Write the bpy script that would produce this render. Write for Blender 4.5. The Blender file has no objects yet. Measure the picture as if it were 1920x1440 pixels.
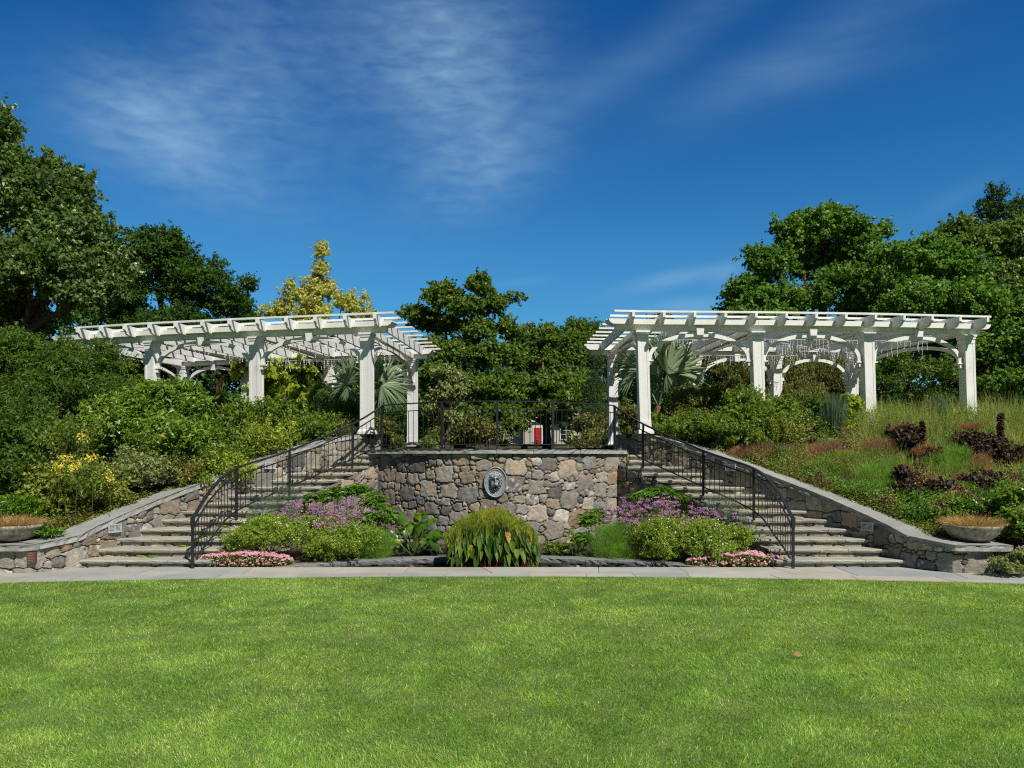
import bpy, math, random
import numpy as np
from math import sin, cos, pi, radians, sqrt, atan2
from mathutils import Vector, Matrix, noise as mnoise

# ------------------------------------------------------------------ camera, world, sun, exposure
SC = bpy.context.scene
CX, CZ = 0.31, 1.8
cam_d = bpy.data.cameras.new("camera"); cam = bpy.data.objects.new("camera", cam_d)
SC.collection.objects.link(cam); SC.camera = cam
cam.location = (CX, 0, CZ); cam.rotation_euler = (radians(90), 0, 0)
cam_d.sensor_width = 36; cam_d.lens = 36*1500/1920; cam_d.shift_y = 140/1920
cam_d.clip_start = .1; cam_d.clip_end = 3000
SC.view_settings.view_transform = 'Standard'; SC.view_settings.look = 'None'
SC.cycles.use_denoising = False; SC.cycles.filter_width = 1.15; SC.cycles.sample_clamp_indirect = 2.5; SC.cycles.max_bounces = 6; SC.cycles.diffuse_bounces = 3; SC.cycles.transmission_bounces = 4; SC.cycles.caustics_reflective = False; SC.cycles.caustics_refractive = False; SC.cycles.adaptive_threshold = .006
SC.view_settings.exposure = 0.0; SC.view_settings.gamma = 1
SUN_EL, SUN_AZ = radians(50), radians(34)       # azimuth to the right of straight behind the camera
sdir = Vector((sin(SUN_AZ)*cos(SUN_EL), -cos(SUN_AZ)*cos(SUN_EL), sin(SUN_EL)))
sun_d = bpy.data.lights.new("sun", 'SUN'); sun = bpy.data.objects.new("sun", sun_d)
SC.collection.objects.link(sun); sun_d.energy = 5.0; sun_d.angle = radians(.5); sun_d.color = (1, .955, .88)
sun.rotation_euler = (-sdir).to_track_quat('-Z', 'Y').to_euler(); sun.location = (10, -10, 30)

W = bpy.data.worlds.new("World"); SC.world = W; W.use_nodes = True
def world():
    nt = W.node_tree; nt.nodes.clear(); N = nt.nodes.new; L = nt.links.new
    out = N('ShaderNodeOutputWorld'); bg = N('ShaderNodeBackground'); L(bg.outputs[0], out.inputs[0])
    sky = N('ShaderNodeTexSky'); sky.sky_type = 'NISHITA'; sky.sun_disc = False
    sky.sun_elevation = SUN_EL; sky.sun_rotation = atan2(sdir.x, sdir.y)
    sky.altitude = 0; sky.air_density = 1.0; sky.dust_density = .15; sky.ozone_density = 2.2
    bg.inputs[1].default_value = .088
    tc = N('ShaderNodeTexCoord'); sep = N('ShaderNodeSeparateXYZ'); L(tc.outputs['Generated'], sep.inputs[0])
    def M(op, a, b=None, c=None, clamp=False):
        m = N('ShaderNodeMath'); m.operation = op; m.use_clamp = clamp
        for i, v in enumerate((a, b, c)):
            if v is None: continue
            if isinstance(v, (int, float)): m.inputs[i].default_value = v
            else: L(v, m.inputs[i])
        return m.outputs[0]
    az = M('ARCTAN2', sep.outputs[0], sep.outputs[1]); el = M('ARCSINE', sep.outputs[2])
    # deep polarised blue in view, more saturated aloft; darkened overhead to cut fill light
    hs = N('ShaderNodeHueSaturation'); hs.inputs['Saturation'].default_value = 1.26; hs.inputs['Value'].default_value = 1.0
    L(sky.outputs[0], hs.inputs['Color'])
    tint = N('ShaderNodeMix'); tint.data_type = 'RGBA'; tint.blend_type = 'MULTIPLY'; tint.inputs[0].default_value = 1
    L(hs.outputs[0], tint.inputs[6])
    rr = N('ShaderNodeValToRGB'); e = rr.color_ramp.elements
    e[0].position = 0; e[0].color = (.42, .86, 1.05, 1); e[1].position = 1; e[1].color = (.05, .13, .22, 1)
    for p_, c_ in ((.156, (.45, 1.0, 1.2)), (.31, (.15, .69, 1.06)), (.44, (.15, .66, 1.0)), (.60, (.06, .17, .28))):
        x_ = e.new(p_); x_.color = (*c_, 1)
    L(M('MULTIPLY', el, 1.0/radians(90), clamp=True), rr.inputs[0]); sd = M('SUBTRACT', 1, M('MULTIPLY', M('SMOOTH_MIN', M('MULTIPLY', M('MAXIMUM', M('SUBTRACT', M('ABSOLUTE', az), .75), 0), 2.2), 1, .1), .62))  # added dimming of the unseen sky, sides and behind, to weaken fill light
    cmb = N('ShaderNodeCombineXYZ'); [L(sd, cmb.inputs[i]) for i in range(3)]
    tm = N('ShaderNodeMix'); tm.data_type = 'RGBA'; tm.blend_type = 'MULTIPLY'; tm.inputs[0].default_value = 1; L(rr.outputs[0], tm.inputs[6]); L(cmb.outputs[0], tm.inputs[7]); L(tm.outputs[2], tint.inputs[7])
    # cirrus: patches fixed in the sky (azimuth, elevation), broken by stretched noise
    def noise(scale, sx, sy, rot, det=6, rough=.55, dist=0):
        cb = N('ShaderNodeCombineXYZ'); L(az, cb.inputs[0]); L(el, cb.inputs[1])
        mp = N('ShaderNodeMapping'); L(cb.outputs[0], mp.inputs[0]); mp.inputs['Rotation'].default_value = (0, 0, rot); mp.inputs['Scale'].default_value = (sx, sy, 1)
        mp.vector_type = 'TEXTURE' if False else 'POINT'
        n = N('ShaderNodeTexNoise'); n.inputs['Scale'].default_value = scale; n.inputs['Detail'].default_value = det
        n.inputs['Roughness'].default_value = rough; n.inputs['Distortion'].default_value = dist
        L(mp.outputs[0], n.inputs['Vector']); return n.outputs[0]
    nA = noise(3.2, 1.3, 2.2, radians(22), 12, .62, .5); nB = noise(26, 1, 3.0, radians(-20), 3, .5, .3)
    nS = noise(5, .8, 4, radians(-32), 9, .6, .5)
    def patch(px, py, rx, ry, rot, amp, pw=1.0):
        a0 = math.atan((px-960)/1500); e0 = math.atan((860-py)/1500*cos(a0))
        dx = M('SUBTRACT', az, a0); dy = M('SUBTRACT', el, e0); c, s = cos(rot), sin(rot)
        u = M('DIVIDE', M('ADD', M('MULTIPLY', dx, c), M('MULTIPLY', dy, s)), rx/1500)
        v = M('DIVIDE', M('SUBTRACT', M('MULTIPLY', dy, c), M('MULTIPLY', dx, s)), ry/1500)
        r2 = M('ADD', M('MULTIPLY', u, u), M('MULTIPLY', v, v))
        return M('MULTIPLY', M('POWER', 2.718, M('MULTIPLY', r2, -pw)), amp)
    tot = None
    for p in [(280, 235, 130, 75, -.35, .95), (430, 160, 160, 60, .25, .55), (850, 150, 150, 150, -.7, .95), (900, 330, 130, 60, .35, .62),
              (700, 60, 260, 110, -.1, .40), (520, 250, 120, 60, 0, .45), (420, 340, 240, 60, -.2, .32), (430, 40, 90, 45, .1, .35)]:
        v = patch(*p); tot = v if tot is None else M('ADD', tot, v)
    k1 = M('MULTIPLY', tot, M('ADD', M('MULTIPLY', M('SMOOTH_MIN', nA, .75, .2), 1.0), .02))
    k1 = M('ADD', k1, M('MULTIPLY', M('MULTIPLY', tot, M('SUBTRACT', nB, .5)), .95))
    st = None
    for p in [(1200, 110, 260, 38, .42, .5), (1560, 70, 270, 50, .32, .5), (1480, 150, 240, 30, .05, .25), (1260, 523, 95, 14, .16, 1.2), (1360, 515, 30, 16, .3, .8),
              (1285, 575, 80, 16, .05, .9), (975, 530, 55, 8, .1, .5), (1790, 370, 60, 14, .4, .22)]:
        v = patch(*p); st = v if st is None else M('ADD', st, v)
    k2 = M('MULTIPLY', st, M('ADD', M('MULTIPLY', nS, 1.0), -.1))
    fac = M('MULTIPLY', M('MAXIMUM', M('ADD', k1, k2), 0), .52, clamp=True)
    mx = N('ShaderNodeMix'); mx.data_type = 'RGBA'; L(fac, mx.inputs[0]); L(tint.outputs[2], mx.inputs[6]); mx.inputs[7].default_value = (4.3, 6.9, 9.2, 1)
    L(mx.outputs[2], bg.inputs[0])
world()

# ------------------------------------------------------------------ helpers
def P(px, py, d): return Vector(((px-960)*d/1500+CX, d, CZ+(860-py)*d/1500))
def PX(px, d): return (px-960)*d/1500+CX
def PZ(py, d): return CZ+(860-py)*d/1500
def link(o): SC.collection.objects.link(o); return o
def attach(o, parent):
    if parent is not None:
        o.parent = parent
        if parent.parent is None: o.location = -Vector(parent.location)
    return o
def thing(name, label, cat, loc=(0, 0, 0), group=None):
    o = bpy.data.objects.new(name, None); link(o); o.location = loc; o.empty_display_size = .2
    o['label'] = label; o['category'] = cat
    if group: o['group'] = group
    return o
def tag(o, label=None, cat=None, group=None, kind=None):
    if label: o['label'] = label
    if cat: o['category'] = cat
    if group: o['group'] = group
    if kind: o['kind'] = kind
    return o
def mesh_np(name, V, Fs, mat, parent=None, attrs=None, cols=None, smooth=False):
    V = np.asarray(V, np.float32); me = bpy.data.meshes.new(name)
    if not isinstance(Fs, (list, tuple)): Fs = [Fs]
    Fs = [np.asarray(f, np.int32) for f in Fs if len(f)]
    me.vertices.add(len(V)); me.vertices.foreach_set('co', V.ravel())
    nl = sum(f.size for f in Fs); nf = sum(len(f) for f in Fs)
    me.loops.add(nl); me.loops.foreach_set('vertex_index', np.concatenate([f.ravel() for f in Fs]))
    st = []; b = 0
    for f in Fs:
        st.append(b+np.arange(len(f))*f.shape[1]); b += f.size
    me.polygons.add(nf); me.polygons.foreach_set('loop_start', np.concatenate(st).astype(np.int32))
    if smooth: me.polygons.foreach_set('use_smooth', np.ones(nf, bool))
    me.update(calc_edges=True)
    for k, a in (attrs or {}).items():
        at = me.attributes.new(k, 'FLOAT', 'POINT'); at.data.foreach_set('value', np.asarray(a, np.float32).ravel())
    if cols is not None:
        at = me.attributes.new('Col', 'FLOAT_COLOR', 'POINT')
        c = np.ones((len(V), 4), np.float32); c[:, :3] = cols; at.data.foreach_set('color', c.ravel())
    me.materials.append(mat); o = link(bpy.data.objects.new(name, me)); return attach(o, parent)
class MB:
    def __init__(s): s.v = []; s.f = []; s.c = []
    def add(s, vs, fs, col=None):
        b = len(s.v); s.v += [tuple(v) for v in vs]; s.f += [tuple(i+b for i in f) for f in fs]
        s.c += [col or (1, 1, 1)]*len(vs)
        return s
    BF = [(0, 3, 2, 1), (4, 5, 6, 7), (0, 1, 5, 4), (1, 2, 6, 5), (2, 3, 7, 6), (3, 0, 4, 7)]
    def box(s, c, size, rz=0, col=None, top=1.0):
        hx, hy, hz = size[0]/2, size[1]/2, size[2]/2; cr, sr = cos(rz), sin(rz); vs = []
        for z, k in ((-hz, 1), (hz, top)):
            for x, y in ((-hx, -hy), (hx, -hy), (hx, hy), (-hx, hy)):
                x *= k; y *= k
                vs.append((c[0]+x*cr-y*sr, c[1]+x*sr+y*cr, c[2]+z))
        return s.add(vs, s.BF, col)
    def beam(s, a, b, w, h, col=None, up=(0, 0, 1)):
        a, b = Vector(a), Vector(b); t = (b-a).normalized(); side = t.cross(Vector(up)).normalized(); u = side.cross(t)
        vs = []
        for p in (a, b):
            for i, j in ((-1, -1), (1, -1), (1, 1), (-1, 1)): vs.append(p+side*(i*w/2)+u*(j*h/2))
        return s.add(vs, [(0, 1, 2, 3), (7, 6, 5, 4), (0, 4, 5, 1), (1, 5, 6, 2), (2, 6, 7, 3), (3, 7, 4, 0)], col)
    def tube(s, pts, r, n=6, col=None):
        pts = [Vector(p) for p in pts]; rs = r if isinstance(r, (list, tuple)) else [r]*len(pts); b = len(s.v); fr = None
        vs = []
        for i, p in enumerate(pts):
            t = (pts[min(i+1, len(pts)-1)]-pts[max(i-1, 0)]).normalized()
            if fr is None: fr = t.orthogonal().normalized()
            fr = (fr-t*fr.dot(t)).normalized(); g = t.cross(fr)
            for k in range(n):
                a = 2*pi*k/n; vs.append(p+(fr*cos(a)+g*sin(a))*rs[i])
        fs = [(i*n+k, i*n+(k+1) % n, (i+1)*n+(k+1) % n, (i+1)*n+k) for i in range(len(pts)-1) for k in range(n)]
        fs += [tuple(range(n-1, -1, -1)), tuple((len(pts)-1)*n+k for k in range(n))]
        return s.add(vs, fs, col)
    def prism(s, poly, o, ux, uy, th, col=None):
        """polygon in plane (ux,uy) at o, thickness th centred along ux x uy"""
        o, ux, uy = Vector(o), Vector(ux), Vector(uy); n = ux.cross(uy).normalized(); m = len(poly)
        vs = [o+ux*x+uy*y-n*(th/2) for x, y in poly]+[o+ux*x+uy*y+n*(th/2) for x, y in poly]
        fs = [tuple(range(m-1, -1, -1)), tuple(range(m, 2*m))]+[(i, (i+1) % m, m+(i+1) % m, m+i) for i in range(m)]
        return s.add(vs, fs, col)
    def build(s, name, mat, parent=None, smooth=False):
        me = bpy.data.meshes.new(name); me.from_pydata(s.v, [], s.f); me.update()
        if any(c != (1, 1, 1) for c in s.c):
            at = me.attributes.new('Col', 'FLOAT_COLOR', 'POINT'); c = np.ones((len(s.v), 4), np.float32); c[:, :3] = s.c; at.data.foreach_set('color', c.ravel())
        if smooth: me.polygons.foreach_set('use_smooth', [True]*len(me.polygons))
        me.materials.append(mat); o = link(bpy.data.objects.new(name, me)); return attach(o, parent)

# ------------------------------------------------------------------ materials
def newmat(name):
    m = bpy.data.materials.new(name); m.use_nodes = True; nt = m.node_tree; nt.nodes.clear()
    out = nt.nodes.new('ShaderNodeOutputMaterial'); b = nt.nodes.new('ShaderNodeBsdfPrincipled'); nt.links.new(b.outputs[0], out.inputs[0])
    return m, nt, b, out
def ramp(nt, stops, src):
    r = nt.nodes.new('ShaderNodeValToRGB'); e = r.color_ramp.elements
    while len(e) > 1: e.remove(e[-1])
    e[0].position = stops[0][0]; e[0].color = (*stops[0][1], 1)
    for p, c in stops[1:]:
        x = e.new(p); x.color = (*c, 1)
    nt.links.new(src, r.inputs[0]); return r.outputs[0]
def noise_tex(nt, scale, detail=4, rough=.55, coord='Object', vec=None):
    n = nt.nodes.new('ShaderNodeTexNoise'); n.inputs['Scale'].default_value = scale; n.inputs['Detail'].default_value = detail; n.inputs['Roughness'].default_value = rough
    if vec is None:
        t = nt.nodes.new('ShaderNodeTexCoord'); vec = t.outputs[coord]
    nt.links.new(vec, n.inputs['Vector']); return n.outputs[0]
def mixc(nt, a, b, fac, mode='MIX'):
    m = nt.nodes.new('ShaderNodeMix'); m.data_type = 'RGBA'; m.blend_type = mode
    for s, v in ((0, fac), (6, a), (7, b)):
        if isinstance(v, (int, float)): m.inputs[s].default_value = v
        elif isinstance(v, tuple): m.inputs[s].default_value = (*v, 1)
        else: nt.links.new(v, m.inputs[s])
    return m.outputs[2]
def bump(nt, b, h, strength=.3, dist=.02):
    n = nt.nodes.new('ShaderNodeBump'); n.inputs['Strength'].default_value = strength; n.inputs['Distance'].default_value = dist
    nt.links.new(h, n.inputs['Height']); nt.links.new(n.outputs[0], b.inputs['Normal'])
def mottled(name, c1, c2, scale=6, fine=60, rough=.7, bs=.3, bd=.01, vcol=False, spec=.4, metal=0, stops=None, amp=.2):
    m, nt, b, out = newmat(name)
    n1 = noise_tex(nt, scale, 6, .6); n2 = noise_tex(nt, fine, 3, .6)
    c = ramp(nt, stops or [(.3, c1), (.7, c2)], n1)
    c = mixc(nt, c, ramp(nt, [(.3, (1-amp,)*3), (.7, (1+amp,)*3)], n2), 1.0, 'MULTIPLY')
    if vcol:
        a = nt.nodes.new('ShaderNodeAttribute'); a.attribute_name = 'Col'; c = mixc(nt, c, a.outputs[0], 1.0, 'MULTIPLY')
    nt.links.new(c, b.inputs['Base Color']); b.inputs['Roughness'].default_value = rough; b.inputs['Specular IOR Level'].default_value = spec; b.inputs['Metallic'].default_value = metal
    if bs: bump(nt, b, n2, bs, bd)
    return m
def leafmat(name, stops, rough=.5, trans=.3, spec=.35, tcol=1.4, pos=None, k=1.6):
    stops = [(p, (min(.85, c[0]*k), min(.85, c[1]*k), min(.85, c[2]*k*.85))) for p, c in stops]
    m, nt, b, out = newmat(name); a = nt.nodes.new('ShaderNodeAttribute'); a.attribute_name = 'rnd'
    c = ramp(nt, stops, a.outputs['Fac'])
    if pos:
        n = noise_tex(nt, pos[0], 3, .5); c = mixc(nt, c, ramp(nt, [(.35, pos[1]), (.65, pos[2])], n), 1.0, 'MULTIPLY')
    nt.links.new(c, b.inputs['Base Color']); b.inputs['Roughness'].default_value = rough; b.inputs['Specular IOR Level'].default_value = spec
    t = nt.nodes.new('ShaderNodeBsdfTranslucent'); ct = mixc(nt, c, (tcol*1.05, tcol*1.1, tcol*.55), 1.0, 'MULTIPLY'); nt.links.new(ct, t.inputs[0])
    mx = nt.nodes.new('ShaderNodeMixShader'); mx.inputs[0].default_value = trans
    nt.links.new(b.outputs[0], mx.inputs[1]); nt.links.new(t.outputs[0], mx.inputs[2]); nt.links.new(mx.outputs[0], out.inputs[0])
    return m
M_PAINT = mottled('white_paint', (.66, .65, .59), (.76, .755, .70), 2.2, 18, .55, 0, amp=.05, stops=[(.22, (.68, .665, .61)), (.40, (.80, .795, .75)), (.75, (.84, .84, .80))])
M_BLUESTONE = mottled('bluestone', (.25, .26, .25), (.36, .36, .33), 3, 45, .75, .5, .006, vcol=True)
M_TREAD = mottled('tread_stone', (.30, .30, .26), (.42, .41, .35), 4, 50, .8, .4, .005, vcol=True, amp=.14)
M_PATH = mottled('path_stone', (.33, .335, .31), (.45, .45, .41), 1.5, 40, .8, .3, .003, vcol=True, amp=.08)
M_IRON = mottled('black_iron', (.012, .012, .014), (.03, .03, .034), 20, 90, .42, .1, .001, spec=.5)
M_SOIL = mottled('soil', (.035, .024, .015), (.10, .065, .038), 5, 60, .95, .8, .03)
M_BARK = mottled('bark', (.05, .038, .03), (.14, .11, .085), 5, 40, .9, .9, .02)
M_VENT = mottled('vent_metal', (.42, .44, .46), (.52, .54, .56), 6, 60, .45, 0)
M_DARK = mottled('dark_void', (.006, .006, .006), (.012, .012, .012), 6, 60, .9, 0)
def stonemat():
    m, nt, b, out = newmat('field_stone'); a = nt.nodes.new('ShaderNodeAttribute'); a.attribute_name = 'Col'
    n1 = noise_tex(nt, 9, 6, .65); n2 = noise_tex(nt, 70, 4, .7)
    c = mixc(nt, a.outputs[0], ramp(nt, [(.28, (.62, .62, .64)), (.5, (1, 1, 1)), (.72, (1.35, 1.3, 1.2))], n1), 1.0, 'MULTIPLY')
    c = mixc(nt, c, ramp(nt, [(.3, (.7,)*3), (.5, (1,)*3), (.68, (1.4, 1.38, 1.32))], n2), 1.0, 'MULTIPLY')
    nt.links.new(c, b.inputs['Base Color']); b.inputs['Roughness'].default_value = .85; b.inputs['Specular IOR Level'].default_value = .25
    bump(nt, b, n2, .9, .012); return m
M_STONE = stonemat()

# ------------------------------------------------------------------ numpy noise
def _hash(i, j, s):
    h = (i.astype(np.int64)*374761393+j.astype(np.int64)*668265263+s*1442695041) & 0xffffffff
    h = ((h ^ (h >> 13))*1274126177) & 0xffffffff
    return ((h ^ (h >> 16)) & 0xffff)/65535.
def vnoise(x, y, s=0):
    i = np.floor(x); j = np.floor(y); u = x-i; v = y-j; u = u*u*(3-2*u); v = v*v*(3-2*v)
    a, b, c, d = _hash(i, j, s), _hash(i+1, j, s), _hash(i, j+1, s), _hash(i+1, j+1, s)
    return (a*(1-u)+b*u)*(1-v)+(c*(1-u)+d*u)*v
def fbm(x, y, s=0, o=4):
    t = 0; a = .5
    for k in range(o): t = t+a*vnoise(x*2**k, y*2**k, s+k*17); a *= .5
    return t
def sm(a, b, x):
    t = np.clip((x-a)/(b-a), 0, 1); return t*t*(3-2*t)

# ------------------------------------------------------------------ rubble masonry as real relief
PAL = np.array([(.30, .285, .25), (.33, .31, .27), (.36, .315, .255), (.25, .25, .24), (.20, .205, .205), (.31, .30, .28), (.37, .33, .28),
                (.38, .37, .34), (.33, .26, .19), (.40, .28, .17), (.52, .51, .47), (.16, .16, .16), (.26, .23, .19)])
PAL = PAL*np.array([.97, .93, .87])
PW = np.array([3.5, 3, 2, 3, 3, 3.5, 1.6, 2, 1.1, .35, .7, 1.8, 2]); PW /= PW.sum()
def stone_pattern(S, Z, seed, radii, asp=1.25, pal=PAL, pw=PW):
    rng = np.random.default_rng(seed); s0, s1, z0, z1 = S.min(), S.max(), Z.min(), Z.max(); pts = []
    arr = np.zeros((0, 3))
    for r, tries in radii:
        n = int(tries*(s1-s0+.3)*(z1-z0+.3))
        for _ in range(n):
            q = (rng.uniform(s0-.15, s1+.15), rng.uniform(z0-.1, z1+.1)); rr = r*rng.uniform(.85, 1.15)
            if len(arr):
                d = np.maximum(abs(arr[:, 0]-q[0])/asp, abs(arr[:, 1]-q[1]))
                if (d < .86*(arr[:, 2]+rr)).any(): continue
            arr = np.vstack([arr, (q[0], q[1], rr)])
    wx = (fbm(S*9, Z*9, seed, 4)-.45)*.085; wz = (fbm(S*9+31, Z*9+9, seed+5, 4)-.45)*.085
    sx = (S+wx).ravel(); zz = (Z+wz).ravel(); F1 = np.full(sx.size, 9.); F2 = np.full(sx.size, 9.); ID = np.zeros(sx.size, int)
    for k, (a, b, r) in enumerate(arr):
        dx = abs(sx-a)/asp; dz = abs(zz-b); d = ((dx**4.2+dz**4.2)**(1/4.2))/r
        m = d < F1; F2 = np.where(m, F1, np.minimum(F2, d)); ID = np.where(m, k, ID); F1 = np.minimum(F1, d)
    R = arr[ID, 2]; edge = (F2-F1)*R
    col = pal[rng.choice(len(pal), len(arr), p=pw)]*rng.uniform(.8, 1.2, (len(arr), 1)); tilt = rng.uniform(-.5, .5, (len(arr), 2)); off = rng.uniform(0, .022, len(arr))
    face = sm(.0005, .020, edge); dome = 1-np.clip(F1, 0, 1.3)**2*.45
    h = face*(.034+.018*dome+off[ID]+.11*(tilt[ID, 0]*(sx-arr[ID, 0])+tilt[ID, 1]*(zz-arr[ID, 1])))+((fbm(sx*22, zz*22, seed+9, 3)-.45)*.020+(fbm(sx*7, zz*7, seed+11, 2)-.45)*.03)*face
    k = sm(.001, .010, edge)[:, None]; C = col[ID]*k+np.array((.022, .020, .017))*(1-k)
    # lichen and quartz streaks, fixed to single stones
    wht = (rng.random(len(arr)) < .10)[ID]; lic = sm(.52, .62, fbm(sx*16, zz*16, seed+3, 3))*wht*k[:, 0]
    C = C*(1-lic[:, None]*.7)+np.array((.62, .61, .57))*lic[:, None]*.7
    rust = sm(.55, .66, fbm(sx*5+7, zz*5, seed+21, 3))*k[:, 0]*.45
    C = C*(1-rust[:, None])+C*np.array((1.15, .88, .66))*rust[:, None]
    return h.reshape(S.shape), C.reshape(S.shape+(3,))
def resample(pts, step):
    pts = np.asarray(pts, float); seg = np.sqrt(((pts[1:, :2]-pts[:-1, :2])**2).sum(1)); s = np.r_[0, np.cumsum(seg)]
    n = max(2, int(math.ceil(s[-1]/step))+1); t = np.linspace(0, s[-1], n)
    return t, np.stack([np.interp(t, s, pts[:, k]) for k in range(pts.shape[1])], 1)
RB = [(.17, 14), (.135, 60), (.095, 170), (.062, 420), (.036, 800)]
RS = [(.075, 220), (.055, 380), (.035, 700)]
def stone_wall(name, pts, seed, parent, side=1, res=.018, radii=RB, asp=1.25, pal=PAL, pw=PW, depth=1.0):
    """pts: (x, y, zbottom, ztop) along the wall; the face looks to the side of the path"""
    s, Q = resample(pts, res); nv = max(3, int(math.ceil((Q[:, 3]-Q[:, 2]).max()/res))+1)
    T = np.gradient(Q[:, :2], axis=0); T /= np.linalg.norm(T, axis=1)[:, None]+1e-9
    kern = 9
    if len(T) > 3*kern:
        Tp = np.pad(T, ((kern, kern), (0, 0)), 'edge'); T = np.stack([np.convolve(Tp[:, k], np.ones(2*kern+1)/(2*kern+1), 'valid') for k in (0, 1)], 1)
    Nn = np.stack([T[:, 1], -T[:, 0]], 1)*side
    v = np.linspace(0, 1, nv); Z = Q[:, 2:3]+(Q[:, 3:4]-Q[:, 2:3])*v[None]; S = np.repeat(s[:, None], nv, 1)
    h, C = stone_pattern(S, Z, seed, radii, asp, pal, pw); h = h*depth
    V = np.zeros(S.shape+(3,)); V[..., 0] = Q[:, 0:1]+Nn[:, 0:1]*h; V[..., 1] = Q[:, 1:2]+Nn[:, 1:2]*h; V[..., 2] = Z
    n, m = S.shape; idx = np.arange(n*m).reshape(n, m)
    F = np.stack([idx[:-1, :-1], idx[1:, :-1], idx[1:, 1:], idx[:-1, 1:]], -1).reshape(-1, 4)
    if side < 0: F = F[:, ::-1]
    return mesh_np(name, V.reshape(-1, 3), F, M_STONE, parent, cols=C.reshape(-1, 3), smooth=True)
def slab_strip(mb, pts, offa, offb, th, seed=0, rough=.008, side=1, col=None, step=.07):
    """stone slab following pts (x, y, ztop); offa and offb are the offsets of its two long edges"""
    rng = np.random.default_rng(seed); s, Q = resample(pts, step); T = np.gradient(Q[:, :2], axis=0); T /= np.linalg.norm(T, axis=1)[:, None]
    Nn = np.stack([T[:, 1], -T[:, 0]], 1)*side; vs = []; fs = []; n = len(Q)
    for i in range(n):
        x, y, z = Q[i]; j = rng.normal(0, rough, 8); ch = .012
        A = lambda o, dz: (x+Nn[i, 0]*o, y+Nn[i, 1]*o, z+dz)
        vs += [A(offa+ch, 0+j[6]*.2), A(offa+j[0], -ch), A(offa+j[1], -th*.5), A(offa+.012+j[2], -th), A(offb-.012+j[3], -th), A(offb+j[4], -th*.5), A(offb+j[5], -ch), A(offb-ch, j[7]*.2)]
    for i in range(n-1):
        for k in range(8): fs.append((i*8+k, i*8+(k+1) % 8, (i+1)*8+(k+1) % 8, (i+1)*8+k))
    fs += [tuple(range(7, -1, -1)), tuple((n-1)*8+k for k in range(8))]
    if side > 0: fs = [f[::-1] for f in fs]
    mb.add(vs, fs, col)
# ------------------------------------------------------------------ terrain, lawn base, path, pool
rng0 = np.random.default_rng(5)
RIS = .135
WALL = [(7.2, 12.5), (6.83, 13.1), (6.74, 13.5), (6.59, 13.9), (6.415, 14.3), (6.21, 14.7), (5.97, 15.1), (5.7, 15.5), (5.42, 15.9), (5.12, 16.3),
        (4.81, 16.7), (4.5, 17.1), (4.15, 17.5), (3.8, 17.9), (3.37, 18.3), (3.0, 18.6)]
INNER = [(4.64, 13.1), (4.64, 13.5), (4.61, 13.9), (4.56, 14.3), (4.44, 14.7), (4.28, 15.1), (4.08, 15.5), (3.84, 15.9), (3.58, 16.3), (3.34, 16.7), (3.09, 17.1), (2.84, 17.5), (2.64, 17.9), (2.5, 18.3)]
CZY = [12.4, 13.05, 13.95, 14.58, 15.38, 16.06, 17.1, 17.65, 18.2, 18.5, 18.8]; CZZ = [.46, .53, .81, 1.02, 1.305, 1.555, 1.975, 2.165, 2.34, 2.365, 2.365]
def cop_z(y): return float(np.interp(y, CZY, CZZ))
wy = np.array([p[1] for p in WALL]); wx = np.array([p[0] for p in WALL])
def hill(x, y):
    z = .38+1.66*np.clip((y-12.9)/5.5, 0, 1)
    z = z+.35*sm(3.6, 5.2, np.abs(x))*sm(15.5, 18.5, y)*(1-sm(21, 23, y))
    z = z+.10*np.clip(y-89, 0, 17)
    z = np.where(np.abs(x) > 8.12, z*sm(12.65, 14.2, y), z)
    return z+.05*(fbm(x*.6+50, y*.6, 3, 3)-.45)
M_LAWNB = mottled("lawn_soil", (.09, .14, .03), (.16, .21, .06), 2.5, 50, .95, .5, .02)
M_HILL = mottled('hill_ground', (.03, .03, .014), (.07, .06, .03), 2, 40, .95, .6, .03)
hx0, hx1, hy0, hy1 = -3.62, 3.62, 13.12, 14.6
def ground():
    X = [-1500, hx0, hx1, 1500]; Y = [-1500, hy0, hy1, 2500]; vs = []; fs = []
    for i in range(3):
        for j in range(3):
            if i == 1 and j == 1: continue
            b = len(vs); vs += [(X[i], Y[j], 0), (X[i+1], Y[j], 0), (X[i+1], Y[j+1], 0), (X[i], Y[j+1], 0)]; fs.append((b, b+1, b+2, b+3))
    tag(MB().add(vs, fs).build('ground', M_LAWNB), kind='structure')
    xs = np.concatenate([np.arange(-120, -14, 4), np.arange(-14, 14.01, .2), np.arange(18, 121, 4)]); ys = np.concatenate([np.arange(12.7, 24, .2), np.arange(24, 60, 2), np.arange(60, 400, 8)])
    Xg, Yg = np.meshgrid(xs, ys, indexing='ij'); Z = hill(Xg, Yg); V = np.stack([Xg, Yg, Z], -1); n, m = Xg.shape; idx = np.arange(n*m).reshape(n, m)
    xc = (Xg[:-1, :-1]+Xg[1:, 1:])/2; yc = (Yg[:-1, :-1]+Yg[1:, 1:])/2
    lim = np.interp(yc, wy, wx+.3); lim = np.where(yc < 12.9, 8.2, lim); keep = (np.abs(xc) > lim) | (yc > 18.9)
    F = np.stack([idx[:-1, :-1], idx[1:, :-1], idx[1:, 1:], idx[:-1, 1:]], -1)[keep]
    tag(mesh_np('hillside', V.reshape(-1, 3), F, M_HILL, smooth=True), kind='structure')
ground()
AEND = radians(62); ARC_C = 19.5
def wall_xy(R, a):
    t = a/AEND; return (t*(2.80-(3-R)*.7), 16.5+(3-R)+1.45*t*t)
def wall_rot(a): return atan2(2.9*a/AEND, 2.80)
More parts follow.
